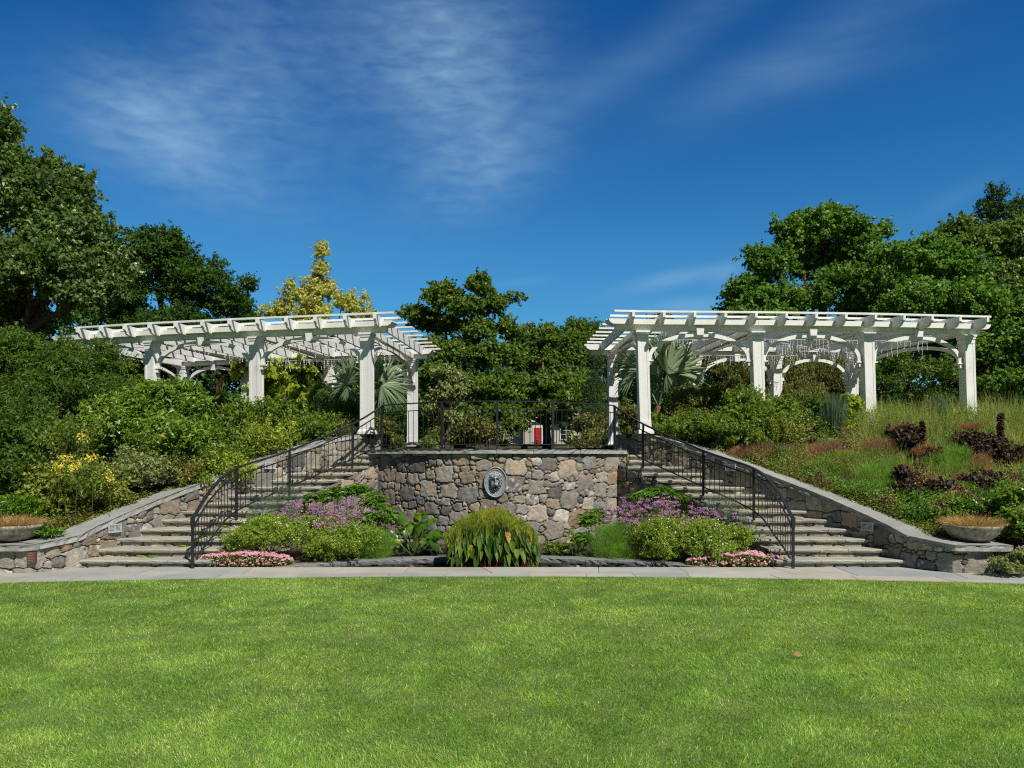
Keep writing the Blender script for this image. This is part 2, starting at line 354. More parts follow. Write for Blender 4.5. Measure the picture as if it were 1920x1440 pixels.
def arc(R, cy, a0, a1, n):
    if cy == ARC_C: return [wall_xy(R, a) for a in np.linspace(a0, a1, n)]
    return [(R*sin(a), cy-R*cos(a)) for a in np.linspace(a0, a1, n)]
def terrace():
    pts = arc(2.9, ARC_C, -AEND, AEND, 30)+[(3.3, 18.62), (3.3, 19.2), (-3.3, 19.2), (-3.3, 18.62)]
    tag(MB().add([(x, y, 1.985) for x, y in pts], [tuple(range(len(pts)))]).build('terrace', M_TREAD), kind='structure')
terrace()
def yf(x): return 12.17-.0125*x*x
def path():
    rng = random.Random(4); mb = MB()
    base = [(x, yf(x), .006) for x in np.linspace(-16, 16, 40)]; top = [(x, 13.12 if abs(x) < 6.9 else 13.12-.9*(abs(x)-6.9) if abs(x) < 7.4 else max(12.67-.25*(abs(x)-7.4), yf(x)+.5), .006) for x in np.linspace(16, -16, 40)]
    tag(MB().add(base+top, [tuple(range(80))]).build('path_bed', mottled('joint_sand', (.30, .29, .25), (.42, .40, .34), 5, 60, .9, .3, .003)), kind='structure')
    def back(x):
        a = abs(x); return 13.14 if a < 6.75 else (13.14-.62*min(1, (a-6.75)/.45) if a < 7.25 else max(12.5-.12*(a-7.25), yf(x)+.55))
    g = .006
    for r0, r1, w, sk in ((0, .30, 1.0, .12), (.30, 1, 1.25, .35)):
        x = -15.9
        while x < 15.8:
            ww = w*rng.uniform(.6, 1.35); s = rng.uniform(-sk, sk)*.6; t = rng.choice([(1.05, 1.03, .96), (.84, .87, .90), (1.08, 1.03, .93), (.95, .97, .98), (.98, .93, .87), (.90, .92, .90)])
            if x < -15.8: s0 = 0
            vs = []
            N = 3
            lo = []; hi = []
            for k in range(N+1):
                u = k/N; xa = x+g+(ww-2*g)*u
                xb = xa+(s0*(1-u)+s*u)
                ya = yf(xa)+(back(xa)-yf(xa))*r0+g; yb = yf(xb)+(back(xb)-yf(xb))*r1-g
                lo.append((xa, ya)); hi.append((xb, yb))
            z = .018+rng.uniform(0, .003); poly = lo+hi[::-1]; m = len(poly)
            vs = [(a, b, z) for a, b in poly]+[(a, b, .0) for a, b in poly]
            mb.add(vs, [tuple(range(m))]+[(i, m+i, m+(i+1) % m, (i+1) % m) for i in range(m)], t); x += ww; s0 = s
    tag(mb.build('path', M_PATH), kind='structure')
path()
CR, CCY = 6.28, 7.92
def pool():
    a0 = math.asin(3.55/CR); pts = arc(-CR, CCY, -a0, a0, 40); pts = [(-x, y) for x, y in pts]
    pts = [(CR*sin(a), CCY+CR*cos(a)) for a in np.linspace(-a0, a0, 40)]
    mw, nt, b, out = newmat('dark_water'); b.inputs['Base Color'].default_value = (.008, .012, .01, 1); b.inputs['Roughness'].default_value = .04
    bump(nt, b, noise_tex(nt, 9, 3), .15, .01)
    poly = [(x, y) for x, y in pts]+[(3.6, 13.1), (-3.6, 13.1)]
    tag(MB().add([(x, y, -.16) for x, y in poly], [tuple(range(len(poly)))]).build('water', mw), kind='structure')
    mb = MB(); mb.box((0, 13.13, -.26), (7.3, .05, .52)); o = mb.build('pool_edge', M_DARK); tag(o, kind='structure')
    r = thing('stone_curb', 'dark curved stone curb around the back of the small pool', 'curb', (0, 14.2, 0))
    cuts = np.linspace(-a0, a0, 8)
    for i in range(7):
        q = [(CR*sin(a), CCY+CR*cos(a), .05*1+.0) for a in np.linspace(cuts[i]+.0008, cuts[i+1]-.0008, 7)]
        q = [(x, y, .055-.03*(abs(x)/3.5)**3) for x, y, z in q]
        m = MB(); slab_strip(m, q, -.04, .28, .09, i, .006, side=-1, col=(.62, .64, .66)); m.build('coping_stone', M_BLUESTONE, r)
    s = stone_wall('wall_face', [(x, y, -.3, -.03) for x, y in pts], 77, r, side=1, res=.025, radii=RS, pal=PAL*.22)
    # planting bed behind the curb, up to the wall and the stair sides
    b = [(CR*sin(a), CCY+.15+CR*cos(a)) for a in np.linspace(-a0, a0, 30)]
    poly = [(-4.75, 13.14), *b, (4.75, 13.14), (4.75, 14), (4.5, 15), (3.4, 17), (2.6, 18.4), (-2.6, 18.4), (-3.4, 17), (-4.5, 15), (-4.75, 14)]
    tag(MB().add([(x, y, .03) for x, y in poly], [tuple(range(len(poly)))]).build('planting_bed', M_SOIL), kind='structure')
pool()

# ------------------------------------------------------------------ central retaining wall with medallion
def central_wall():
    r = thing('retaining_wall', 'rounded fieldstone retaining wall with bluestone cap between the two stairs', 'wall', (0, 16.5, 0))
    stone_wall('wall_face', [(x, y, -.02, 1.90) for x, y in arc(3.0, ARC_C, -AEND-.03, AEND+.03, 80)], 11, r, side=1, res=.016)
    cuts = [-AEND-.02, -.62, -.16, .03, .30, .72, AEND+.02]; cuts = [-AEND-.02, -.75, -.35, .0, .28, .66, AEND+.02]
    for i in range(6):
        q = [(x, y, 2.0) for x, y in arc(3.0, ARC_C, cuts[i]+.0012, cuts[i+1]-.0012, 9)]
        m = MB(); slab_strip(m, q, .11, -.42, .095, 20+i, .007, side=1, col=(1.0, .99, .95) if i % 2 else (.9, .92, .92)); m.build('coping_stone', M_BLUESTONE, r)
central_wall()
def medallion():
    r = thing('lion_medallion', 'grey oval medallion with a lion head in relief hung on the fieldstone wall', 'medallion', (-.03, 16.40, 1.317))
    a, b = .245, .325; n = 150; U, V = np.meshgrid(np.linspace(-1, 1, n), np.linspace(-1, 1, n), indexing='ij'); r2 = np.sqrt(U**2+V**2)
    # map square to disc
    uu = U*np.sqrt(1-V**2/2); vv = V*np.sqrt(1-U**2/2); rr = np.sqrt(uu**2+vv**2); x = uu; z = vv*1.0
    h = .028+.03*np.exp(-((rr-.93)/.055)**2)+.012*np.exp(-((rr-.80)/.03)**2)-.01*sm(.75, .3, rr)
    G = lambda cx, cz, sx, sz, am: am*np.exp(-((x-cx)/sx)**2-((z-cz)/sz)**2)
    ax = np.abs(x); zf = z-.05; ang = np.arctan2(zf, x); rad = np.sqrt((x/.9)**2+zf**2)
    h = h+.075*sm(.62, .30, rad)                                   # head mass
    curls = (.5+.5*np.sin(ang*17+9*rad+2*np.sin(rad*30)))*(.5+.5*np.sin(rad*42+3*np.sin(ang*9)))
    h = h+sm(.26, .36, rad)*sm(.66, .56, rad)*(.055*curls-.012)*sm(.75, .30, zf)
    h = h+G(0, .30, .20, .16, .03)                                # forehead
    h = h+.05*np.exp(-((ax-.36)/.09)**2-((z-.40)/.10)**2)-.05*np.exp(-((ax-.36)/.045)**2-((z-.39)/.05)**2)   # ears
    h = h+.03*np.exp(-((ax-.17)/.10)**2-((z-.25-.3*ax)/.035)**2)-.05*np.exp(-((ax-.16)/.065)**2-((z-.155)/.035)**2)+.022*np.exp(-((ax-.16)/.03)**2-((z-.155)/.02)**2)
    h = h+G(0, .05, .075, .20, .055)+G(0, -.13, .12, .07, .05)+.035*np.exp(-((ax-.11)/.09)**2-((z+.19)/.08)**2)
    h = h-.09*np.exp(-(x/.11)**2-((z+.335)/.055)**2)+G(0, -.44, .12, .05, .035)
    h = h*sm(1.0, .97, rr)**.5
    Y = -(h)-.02; Y = np.where(rr > .985, 0.05, Y)
    VV = np.stack([-.03+x*a, 16.46+Y, 1.317+z*b], -1); idx = np.arange(n*n).reshape(n, n)
    F = np.stack([idx[:-1, :-1], idx[1:, :-1], idx[1:, 1:], idx[:-1, 1:]], -1).reshape(-1, 4)
    M = mottled('lead_grey', (.20, .22, .235), (.36, .38, .40), 18, 90, .5, .3, .003, spec=.5)
    mesh_np('relief', VV.reshape(-1, 3), F, M, r, smooth=True)
    mb = MB(); q = [(.22*cos(t), .29*sin(t)) for t in np.linspace(0, 2*pi, 33)[:-1]]; mb.prism(q, (-.03, 16.47, 1.317), (1, 0, 0), (0, 0, 1), .09); mb.build('backing', M, r)
medallion()

# ------------------------------------------------------------------ stairs
def staircase(sx):
    side = 'left' if sx < 0 else 'right'
    r = thing('stone_staircase', 'curving flight of fieldstone and bluestone steps climbing on the %s of the rounded wall' % side, 'stairs', (sx*5.7, 13.1, 0), 'twin garden staircases')
    rg = random.Random(40+sx)
    for i in range(1, 16):
        if i <= 14: xo, xi, y = WALL[i][0], INNER[i-1][0], 13.1+.4*(i-1)
        else: xo, xi, y = 3.12, 2.52, 18.66
        z = RIS*i if i <= 14 else 1.995; xo += .12; zb = RIS*(i-1)
        rpts = [(sx*xi, y+.075, zb-.01, z-.05), (sx*xo, y+.075, zb-.01, z-.05)]
        if sx < 0: rpts = rpts[::-1]
        stone_wall('riser', rpts, 200+i+int(50*sx), r, side=1, res=.014, radii=RS, asp=2.4, depth=.45)
        m = MB(); n = 3 if xo-xi > 1.5 else 2; cu = sorted([xi]+[xi+(xo-xi)*(k+rg.uniform(-.18, .18))/n for k in range(1, n)]+[xo])
        if i == 15: cu = [xi, xo]
        for a, b in zip(cu[:-1], cu[1:]):
            c = rg.choice([(1.03, 1.02, .98), (.92, .94, .93), (1.08, 1.05, .97), (.98, .96, .90)]); dz = rg.uniform(-.003, .004)
            q = [(sx*(a+.004), y, z+dz), (sx*(b-.004), y, z+dz)]
            slab_strip(m, q, .0, .50 if i < 15 else .3, .054, rg.randrange(999), .0028, side=-sx, col=c, step=.12)
        m.build('tread', M_TREAD, r)
    pts = [(sx*x, y, -.05, RIS*(k+1)-.03) for k, (x, y) in enumerate(INNER)]
    stone_wall('side_wall', pts, 300+int(sx), r, side=-sx, res=.02)
    return r
STAIR_L = staircase(-1); STAIR_R = staircase(1)

def stair_wall(sx):
    side = 'left' if sx < 0 else 'right'
    r = thing('stair_wall', 'low sloping fieldstone wall with bluestone coping along the outer side of the %s staircase' % side, 'wall', (sx*6.8, 13.1, 0), 'sloping walls beside the stairs')
    pts = [(sx*8.0, 12.95, -.02), (sx*8.0, 12.5, -.02)]+[(sx*x, y, -.02) for x, y in WALL]
    full = [(x, y, zb, (cop_z(y)-.09)) for x, y, zb in pts]
    full[0] = (sx*8.0, 12.95, -.02, .37); full[1] = (sx*8.0, 12.5, -.02, .37)
    end = [(sx*2.82, 18.62, 1.6, 2.27), (sx*2.8, 18.95, 1.6, 2.27)]
    p2 = full[1:]+end
    stone_wall('wall_face', p2, 400+int(sx)*7, r, side=-sx, res=.017, radii=[(.19, 20), (.15, 60), (.11, 140), (.07, 350), (.042, 700)], asp=1.15)
    stone_wall('wall_end', full[:2], 410+int(sx), r, side=-sx, res=.02)
    P3 = [(sx*8.06, 12.42, .46), (sx*7.2, 12.42, .465)]+[(sx*x, y, cop_z(y)) for x, y in WALL[1:]]+[(sx*2.86, 18.66, 2.365)]
    s, Q = resample(P3, .05); ycut = [0, 1.0, 1.62, 2.6, 3.3, 4.25, 5.0, 6.2, 6.85, 7.5, s[-1]]; k = 0
    for a, b in zip(ycut[:-1], ycut[1:]):
        t = np.linspace(a+.003, b-.003, max(4, int((b-a)/.07))); q = [tuple(np.interp(tt, s, Q[:, j]) for j in range(3)) for tt in t]
        m = MB(); rg = random.Random(500+k+int(sx)); v = rg.uniform(.88, 1.08); slab_strip(m, q, .06, -.40 if k else -.62, .095, 600+k, .007, side=-sx, col=(v, v*1.0, v*.99)); m.build('coping_stone', M_BLUESTONE, r); k += 1
    if True:   # end pier block that carries the first pergola post
        m = MB(); m.box((sx*3.06, 18.72, 2.32), (.56, .52, .09)); m.build('pier_cap', M_BLUESTONE, r)
    return r
SW_L = stair_wall(-1); SW_R = stair_wall(1)

def vent(px, py, d, label, rz, w=.235, h=.15, tilt=0):
    c = P(px, py, d); r = thing('wall_vent', label, 'vent', c, 'louvred wall vents beside the stairs')
    ux = Vector((cos(rz), sin(rz), 0)); n = Vector((sin(rz), -cos(rz), 0)); uz = Vector((0, 0, 1)); mb = MB()
    def bar(x0, z0, x1, z1, o, th=.012):
        mb.prism([(x0, z0), (x1, z0), (x1, z1), (x0, z1)], c+n*o, ux, uz, th)
    t = .022
    bar(-w/2, -h/2, w/2, -h/2+t, .01); bar(-w/2, h/2-t, w/2, h/2, .01); bar(-w/2, -h/2+t, -w/2+t, h/2-t, .01); bar(w/2-t, -h/2+t, w/2, h/2-t, .01); bar(-.008, -h/2+t, .008, h/2-t, .008)
    mb.build('frame', M_VENT, r); mb = MB()
    for k in range(5):
        z = -h/2+t+.004+k*(h-2*t)/5; mb.prism([(-w/2+t, z), (w/2-t, z), (w/2-t, z+.012), (-w/2+t, z+.012)], c+n*.006, ux, uz, .006)
    mb.build('louvre', M_VENT, r)
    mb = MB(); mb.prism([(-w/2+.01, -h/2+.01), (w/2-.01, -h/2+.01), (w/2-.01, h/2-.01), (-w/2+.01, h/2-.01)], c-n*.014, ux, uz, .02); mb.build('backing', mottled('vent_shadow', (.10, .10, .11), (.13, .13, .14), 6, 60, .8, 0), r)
def wall_pt(py_along, sx, y): return float(np.interp(y, wy, wx))*sx
for sx, y, z, lab in ((-1, 13.83, .60, 'white louvred vent low in the left stair wall, beside the bottom steps'), (-1, 16.72, 1.66, 'white louvred vent high in the left stair wall, behind the iron railing'),
                      (1, 13.95, .62, 'white louvred vent low in the shaded right stair wall'), (1, 16.6, 1.62, 'white louvred vent high in the right stair wall, behind the iron railing')):
    x = float(np.interp(y, wy, wx)); x2 = float(np.interp(y+.2, wy, wx)); x1 = float(np.interp(y-.2, wy, wx))
    t = Vector((sx*(x2-x1), .4, 0)).normalized(); n = Vector((-t.y*sx, t.x*sx, 0))
    if n.y > 0: n = -n
    c = Vector((sx*x, y, z))+n*.075; px = 960+(c.x-CX)*1500/c.y; py = 860-(c.z-CZ)*1500/c.y
    rz = atan2(n.x, -n.y); vent(px, py, c.y, lab, rz, .27, .15)
def plaque():
    c = Vector((-7.16, 12.50, .27)); r = thing('wall_plaque', 'small brown metal plaque fixed to the left stair wall below the stone bowl', 'plaque', c)
    M = mottled('brown_metal', (.11, .05, .035), (.17, .08, .055), 20, 90, .6, .3, .002); mb = MB(); rz = radians(10); mb.box(c+Vector((0, -.05, 0)), (.11, .10, .16), rz); mb.build('plate', M, r)
    M2 = mottled('brown_relief', (.26, .14, .10), (.32, .18, .13), 20, 90, .6, 0); mb = MB()
    for k in range(5): mb.box(c+Vector((.0, -.103, .055-k*.026)), (.07 if k % 2 else .05, .006, .008), rz)
    mb.build('raised_lines', M2, r)
plaque()

# ------------------------------------------------------------------ stone bowls
M_BOWL = mottled('weathered_concrete', (.24, .215, .17), (.46, .43, .36), 9, 60, .9, .8, .01, stops=[(.28, (.10, .085, .065)), (.42, (.27, .24, .19)), (.7, (.48, .45, .38))])
def bowl(sx):
    c = Vector((sx*7.73, 12.90, .463)); r = thing('stone_bowl', 'wide weathered fluted stone bowl planter on the %s end of the %s stair wall' % (('low', 'left') if sx < 0 else ('low', 'right')), 'planter', c, 'stone bowls on the wall ends')
    prof = [(.0, 0), (.14, 0), (.17, .012), (.24, .04), (.32, .09), (.37, .15), (.395, .20), (.43, .225), (.44, .25), (.435, .27), (.41, .275), (.39, .25), (.36, .23), (0, .22)]
    n = 96; V = []; 
    for k in range(n):
        a = 2*pi*k/n
        for j, (rr, z) in enumerate(prof):
            fl = .024*abs(sin(a*13))**.7 if 3 <= j <= 6 else 0; wob = .006*sin(a*28) if j in (7, 8, 9) else 0
            V.append(((rr+fl-(.020 if 3 <= j <= 6 else 0)+wob)*cos(a)+c.x, (rr+fl+wob)*sin(a)+c.y, z+c.z))
    m = len(prof); F = [(k*m+j, ((k+1) % n)*m+j, ((k+1) % n)*m+j+1, k*m+j+1) for k in range(n) for j in range(m-1)]
    mesh_np('bowl', V, np.array(F), M_BOWL, r, smooth=False)
    mb = MB(); q = [(.36*cos(t), .36*sin(t)) for t in np.linspace(0, 2*pi, 25)[:-1]]; mb.add([(c.x+x, c.y+y, c.z+.235) for x, y in q], [tuple(range(24))]); mb.build('soil', M_SOIL, r)
bowl(-1); bowl(1)

# ------------------------------------------------------------------ iron railings
def catmull(pts, n=8):
    pts = [Vector(p) for p in pts]; out = []; q = [pts[0]*2-pts[1]]+pts+[pts[-1]*2-pts[-2]]
    for i in range(1, len(q)-2):
        for k in range(n):
            t = k/n; a, b, c, d = q[i-1], q[i], q[i+1], q[i+2]
            out.append(.5*((2*b)+(-a+c)*t+(2*a-5*b+4*c-d)*t*t+(-a+3*b-3*c+d)*t*t*t))
    out.append(pts[-1]); return out
def poly_len(p):
    s = [0]
    for a, b in zip(p[:-1], p[1:]): s.append(s[-1]+(b-a).length)
    return s
def at_len(p, s, t):
    for i in range(len(p)-1):
        if t <= s[i+1] or i == len(p)-2: return p[i].lerp(p[i+1], (t-s[i])/max(1e-6, s[i+1]-s[i]))
def bar_path(p, w, h):
    mb = MB(); vs = []; n = len(p)
    for i in range(n):
        t = (p[min(i+1, n-1)]-p[max(i-1, 0)]).normalized(); sd = t.cross(Vector((0, 0, 1))).normalized(); u = sd.cross(t)
        vs += [p[i]-sd*w/2-u*h/2, p[i]+sd*w/2-u*h/2, p[i]+sd*w/2+u*h/2, p[i]-sd*w/2+u*h/2]
    fs = [(i*4+k, i*4+(k+1) % 4, i*4+4+(k+1) % 4, i*4+4+k) for i in range(n-1) for k in range(4)]+[(3, 2, 1, 0), tuple(4*(n-1)+k for k in range(4))]
    return mb.add(vs, fs)
def stair_rail(sx):
    side = 'left' if sx < 0 else 'right'
    r = thing('stair_railing', 'black iron handrail with thin balusters running up the %s staircase' % side, 'railing', (sx*4.87, 13.0, 0), 'iron railings of the twin stairs')
    posts = [(4.87, 12.98, 0, .83), (4.76, 14.72, .675, 1.62), (4.11, 15.9, 1.08, 1.96), (3.18, 17.5, 1.62, 2.56), (2.63, 18.2, 2.0, 3.0)]
    top = [Vector((sx*x, y, z1)) for x, y, z0, z1 in posts]
    mid = top[0].lerp(top[1], .45)+Vector((sx*.03, 0, .10)); ctrl = [top[0], mid]+top[1:]
    c = catmull(ctrl, 10); c = [p for p in c]
    bar_path(c, .05, .028).build('handrail', M_IRON, r)
    low = []; 
    def basez(y): return float(np.interp(y, [12.98, 13.3, 14.72, 15.9, 17.5, 18.2], [0.05, .22, .80, 1.20, 1.74, 2.10]))
    low2 = [Vector((p.x, p.y, p.z-.15)) for p in c]; low2[0].z -= .02
    bar_path(low2, .022, .022).build('upper_rail', M_IRON, r)
    bot = [Vector((p.x, p.y, basez(p.y)+.04)) for p in c]
    bar_path(bot[2:], .022, .022).build('lower_rail', M_IRON, r)
    for x, y, z0, z1 in posts[:4]:
        m = MB(); m.box((sx*x, y, (z0+z1)/2-.01), (.042, .042, z1-z0)); m.build('newel_post', M_IRON, r)
    m = MB(); m.box((sx*4.87, 12.98, .79), (.06, .06, .12)); m.box((sx*4.87, 12.98, .70), (.05, .05, .05), top=1.1); m.build('newel_cap', M_IRON, r)
    s = poly_len(c); n = int(s[-1]/.135)
    for k in range(1, n):
        t = s[-1]*k/n; i = min(len(c)-2, max(0, [j for j in range(len(s)) if s[j] <= t][-1])); f = (t-s[i])/(s[i+1]-s[i]); a = low2[i].lerp(low2[i+1], f); b = bot[i].lerp(bot[i+1], f)
        m = MB(); m.tube([a, b], .0075, 5); m.build('baluster', M_IRON, r)
stair_rail(-1); stair_rail(1)
def terrace_rail():
    r = thing('terrace_railing', 'black iron balustrade curving along the terrace edge above the fieldstone wall', 'railing', (0, 16.7, 2.0))
    A = radians(61); c = [Vector((x, y, 3.0)) for x, y in arc(2.82, ARC_C, -A, A, 60)]
    for z, n, w in ((3.0, 'top_rail', .026), (2.84, 'upper_rail', .018), (2.10, 'lower_rail', .02)):
        bar_path([Vector((p.x, p.y, z)) for p in c], w, w).build(n, M_IRON, r)
    for a in (-A, -.475, 0, .475, A):
        x, y = wall_xy(2.82, a); m = MB(); m.box((x, y, 2.495), (.045, .045, 1.0), wall_rot(a)); m.build('post', M_IRON, r)
    n = 46
    for k in range(1, n):
        a = -A+2*A*k/n
        if min(abs(a-b) for b in (-.475, 0, .475)) < .02: continue
        x, y = wall_xy(2.82, a); m = MB(); m.tube([(x, y, 2.10), (x, y, 2.84)], .0075, 5); m.build('baluster', M_IRON, r)
terrace_rail()

# ------------------------------------------------------------------ pergolas
ZB, ZM, ZT, ZR = 4.70, 4.83, 4.945, 5.03
def pergola(name, label, F, B, fi, bi, base_f, base_b, lean, nraf, side, raf_ext):
    r = thing(name, label, 'pergola', (F[fi[0]][0], F[fi[0]][1], 2.1), 'white pergolas on the terrace')
    F = [Vector((x, y, 0)) for x, y in F]; B = [Vector((x, y, 0)) for x, y in B]
    def dirat(pl, i):
        a = pl[max(i-1, 0)]; b = pl[min(i+1, len(pl)-1)]; return (b-a).normalized()
    def post(pl, i, zb, ln):
        p = pl[i]; t = dirat(pl, i); rz = atan2(t.y, t.x); H = ZB-zb; q = Vector((p.x, p.y, zb))
        m = MB()
        def fr(z0, z1, w0, w1=None):
            w1 = w1 or w0; vs = []
            for z, w in ((z0, w0), (z1, w1)):
                o = ln*(1-(z-zb)/H)
                for i_, j_ in ((-1, -1), (1, -1), (1, 1), (-1, 1)):
                    x, y = i_*w/2, j_*w/2; vs.append((q.x+o+x*cos(rz)-y*sin(rz), q.y+x*sin(rz)+y*cos(rz), z))
            m.add(vs, MB.BF)
        fr(zb+.30, ZB-.10, .238, .232)                       # core panel
        o_ = .099
        for ix in (-1, 1):
            for iy in (-1, 1):
                vs = []
                for z in (zb+.30, ZB-.10):
                    o = ln*(1-(z-zb)/H)
                    for i_, j_ in ((-1, -1), (1, -1), (1, 1), (-1, 1)):
                        x, y = ix*o_+i_*.026, iy*o_+j_*.026; vs.append((q.x+o+x*cos(rz)-y*sin(rz), q.y+x*sin(rz)+y*cos(rz), z))
                m.add(vs, MB.BF)
        sh = m.build('post', M_PAINT, r)
        m = MB()
        for z0, z1, w0, w1 in ((zb, zb+.06, .35, .35), (zb+.06, zb+.11, .335, .27), (zb+.11, zb+.30, .262, .259)):
            vs = []
            for z, w in ((z0, w0), (z1, w1)):
                o = ln*(1-(z-zb)/H)
                for i_, j_ in ((-1, -1), (1, -1), (1, 1), (-1, 1)):
                    x, y = i_*w/2, j_*w/2; vs.append((q.x+o+x*cos(rz)-y*sin(rz), q.y+x*sin(rz)+y*cos(rz), z))
            m.add(vs, MB.BF)
        m.build('base', M_PAINT, sh)
        m = MB(); m.box((q.x, q.y, ZB-.155), (.262, .262, .10), rz); m.box((q.x, q.y, ZB-.075), (.29, .29, .05), rz); m.box((q.x, q.y, ZB-.025), (.32, .32, .046), rz); m.build('capital', M_PAINT, sh)
    for k, i in enumerate(fi): post(F, i, base_f[k], lean)
    for k, i in enumerate(bi):
        post(B, i, base_b[k], lean*.4)
        m = MB(); m.box((B[i].x+lean*.4, B[i].y, base_b[k]-.06), (.52, .52, .115)); m.build('plinth', M_BLUESTONE, r)
    def beamline(pl, outw):
        segs = list(zip(pl[:-1], pl[1:]))
        for k, (a, b) in enumerate(segs):
            t = (b-a).normalized(); first = k == 0; last = k == len(segs)-1
            m = MB(); e = Vector((0, 0, 0))
            L = (b-a).length; up = Vector((0, 0, 1)); a0 = a-t*.006*0; poly = [(0.002, 0), (L-.002, 0), (L-.002, ZT-ZM), (0.002, ZT-ZM)]
            if first: poly = [(.10, 0), (L-.002, 0), (L-.002, ZT-ZM), (0, ZT-ZM), (0.0, .085), (.03, .04)]
            if last: poly = [(0.002, 0), (L-.10, 0), (L-.03, .04), (L, .085), (L, ZT-ZM), (.002, ZT-ZM)]
            m.prism(poly, Vector((a.x, a.y, ZM)), t, up, .36)
            a2, b2 = (a+t*.18 if first else a), (b-t*.18 if last else b)
            m.prism([(0.002, 0), ((b2-a2).length-.002, 0), ((b2-a2).length-.002, ZM-ZB-.002), (.002, ZM-ZB-.002)], Vector((a2.x, a2.y, ZB+.001)), t, up, .13)
            m.build('beam', M_PAINT, r)
    beamline(F, 1); beamline(B, 1)
    def arch(a, b, th=.08, key=True, keyf=None, spring=4.05):
        t = (b-a); L = t.length; t.normalize(); c = (a+b)/2; hs = L/2-.13; rise = ZB-.03-spring; n = 18; m = MB(); po = []; pi_ = []
        for k in range(n+1):
            w = pi*k/n; po.append((-(hs)*cos(w), rise*sin(w)**.92)); pi_.append((-(hs-.085)*cos(w), (rise-.09)*sin(w)**.92))
        up = Vector((0, 0, 1)); o = Vector((c.x, c.y, spring))
        for k in range(n): m.prism([pi_[k], pi_[k+1], po[k+1], po[k]][::-1], o, t, up, th)
        ar = m.build('arch', M_PAINT, r)
        for s_ in (-1, 1):
            m = MB(); q = c+t*(s_*(hs-.05)); rz = atan2(t.y, t.x); m.box((q.x, q.y, spring-.02), (.15, .12, .032), rz); m.box((q.x+t.x*s_*.03, q.y+t.y*s_*.03, spring-.085), (.08, .08, .08), rz)
            m.build('corbel', M_PAINT, ar)
        if key:
            m = MB(); m.prism([(-.065, -.19), (.065, -.19), (.09, .05), (-.09, .05)], Vector((c.x, c.y, ZB+.03)), t, up, th+.17); m.build('keystone', M_PAINT, ar)
    for k in range(len(fi)-1): arch(F[fi[k]], F[fi[k+1]])
    for k in range(len(bi)-1): arch(B[bi[k]], B[bi[k+1]])
    for k in range(min(len(fi), len(bi))):
        a, b = F[fi[k]], B[bi[k]]; t = (b-a).normalized(); m = MB(); m.beam((a+t*.19)+Vector((0, 0, 4.775)), (b-t*.19)+Vector((0, 0, 4.775)), .15, .148); m.build('cross_beam', M_PAINT, r)
        if k in (0, len(fi)-1): arch(a, b, .09, False)
    # rafters with ogee tails
    def along(pl, u):
        s = poly_len(pl); return at_len(pl, s, u*s[-1])
    raf = []
    Fx = lambda u: along(F, u); Bx = lambda u: along(B, u)
    for k in range(nraf):
        u = raf_ext[0]+(raf_ext[1]-raf_ext[0])*k/(nraf-1); a, b = Fx(u), Bx(u); t = (b-a).normalized(); L = (b-a).length; e = .62
        zb = ZT-.15; H = ZR-zb
        tail = [(-e+.18, 0), (-e+.10, .03), (-e+.085, .07), (-e+.05, .10), (-e+.0, .125), (-e, H)]
        poly = [(-.20, 0)]; 
        poly = [(-.181, ZT-zb+.001), (-.181, 0.0)]+tail+[(L+e, H), (L+e, .125), (L+e-.05, .10), (L+e-.085, .07), (L+e-.10, .03), (L+e-.18, 0), (L+.181, 0), (L+.181, ZT-zb+.001)]
        m = MB()
        # main web in three pieces so that it laps the beams
        m.prism([(-.181, ZT-zb+.001), (-.181, H), (L+.181, H), (L+.181, ZT-zb+.001)][::-1], Vector((a.x, a.y, zb)), t, Vector((0, 0, 1)), .058)
        m.prism(([(-.181, 0)]+tail+[(-.181, H)])[::-1], Vector((a.x, a.y, zb)), t, Vector((0, 0, 1)), .058)
        m.prism(([(L+.181, 0)]+[(L-x, z) for x, z in tail]+[(L+.181, H)]), Vector((a.x, a.y, zb)), t, Vector((0, 0, 1)), .058)
        m.prism([(.165, 0), (.165, ZT-zb), (L-.165, ZT-zb), (L-.165, 0)][::-1], Vector((a.x, a.y, zb)), t, Vector((0, 0, 1)), .058)
        m.build('rafter', M_PAINT, r)
    ns = 10
    for j in range(ns):
        pts = []; u0, u1 = raf_ext[0], raf_ext[1]
        for q in range(21):
            u = u0+(u1-u0)*q/20; a, b = Fx(u), Bx(u); t = (b-a).normalized(); L = (b-a).length
            w = -.50+(L+1.0)*j/(ns-1); pts.append(a+t*w)
        d0 = (pts[0]-pts[1]).normalized(); d1 = (pts[-1]-pts[-2]).normalized(); pts = [pts[0]+d0*.42]+pts+[pts[-1]+d1*.15]
        pts = [Vector((p.x, p.y, ZR+.024)) for p in pts]; bar_path(pts, .075, .044).build('slat', M_PAINT, r)
    return r, F, B
FL = [(-2.38, 18.35), (-3.04, 18.5), (-5.79, 19.1), (-8.59, 19.8), (-11.05, 20.6), (-11.45, 20.74)]
BL = [(-1.97, 23.25), (-2.6, 23.4), (-5.15, 23.9), (-7.8, 24.5), (-10.05, 25.2), (-10.6, 25.4)]
PL = pergola('pergola', 'white timber pergola with arched bays on the left of the terrace, half hidden by shrubs', FL, BL, [1, 2, 3, 4], [1, 2, 3, 4], [2.365, 2.42, 2.3, 2.3], [2.16]*4, 0, 12, -1, (.035, .875))
FR = [(2.46, 18.1), (3.26, 18.2), (5.89, 18.3), (8.5, 18.5), (11.0, 18.83), (11.5, 18.93)]
BR = [(2.35, 22.4), (3.13, 22.5), (5.5, 22.6), (7.83, 22.8), (10.08, 23.0), (10.75, 23.1)]
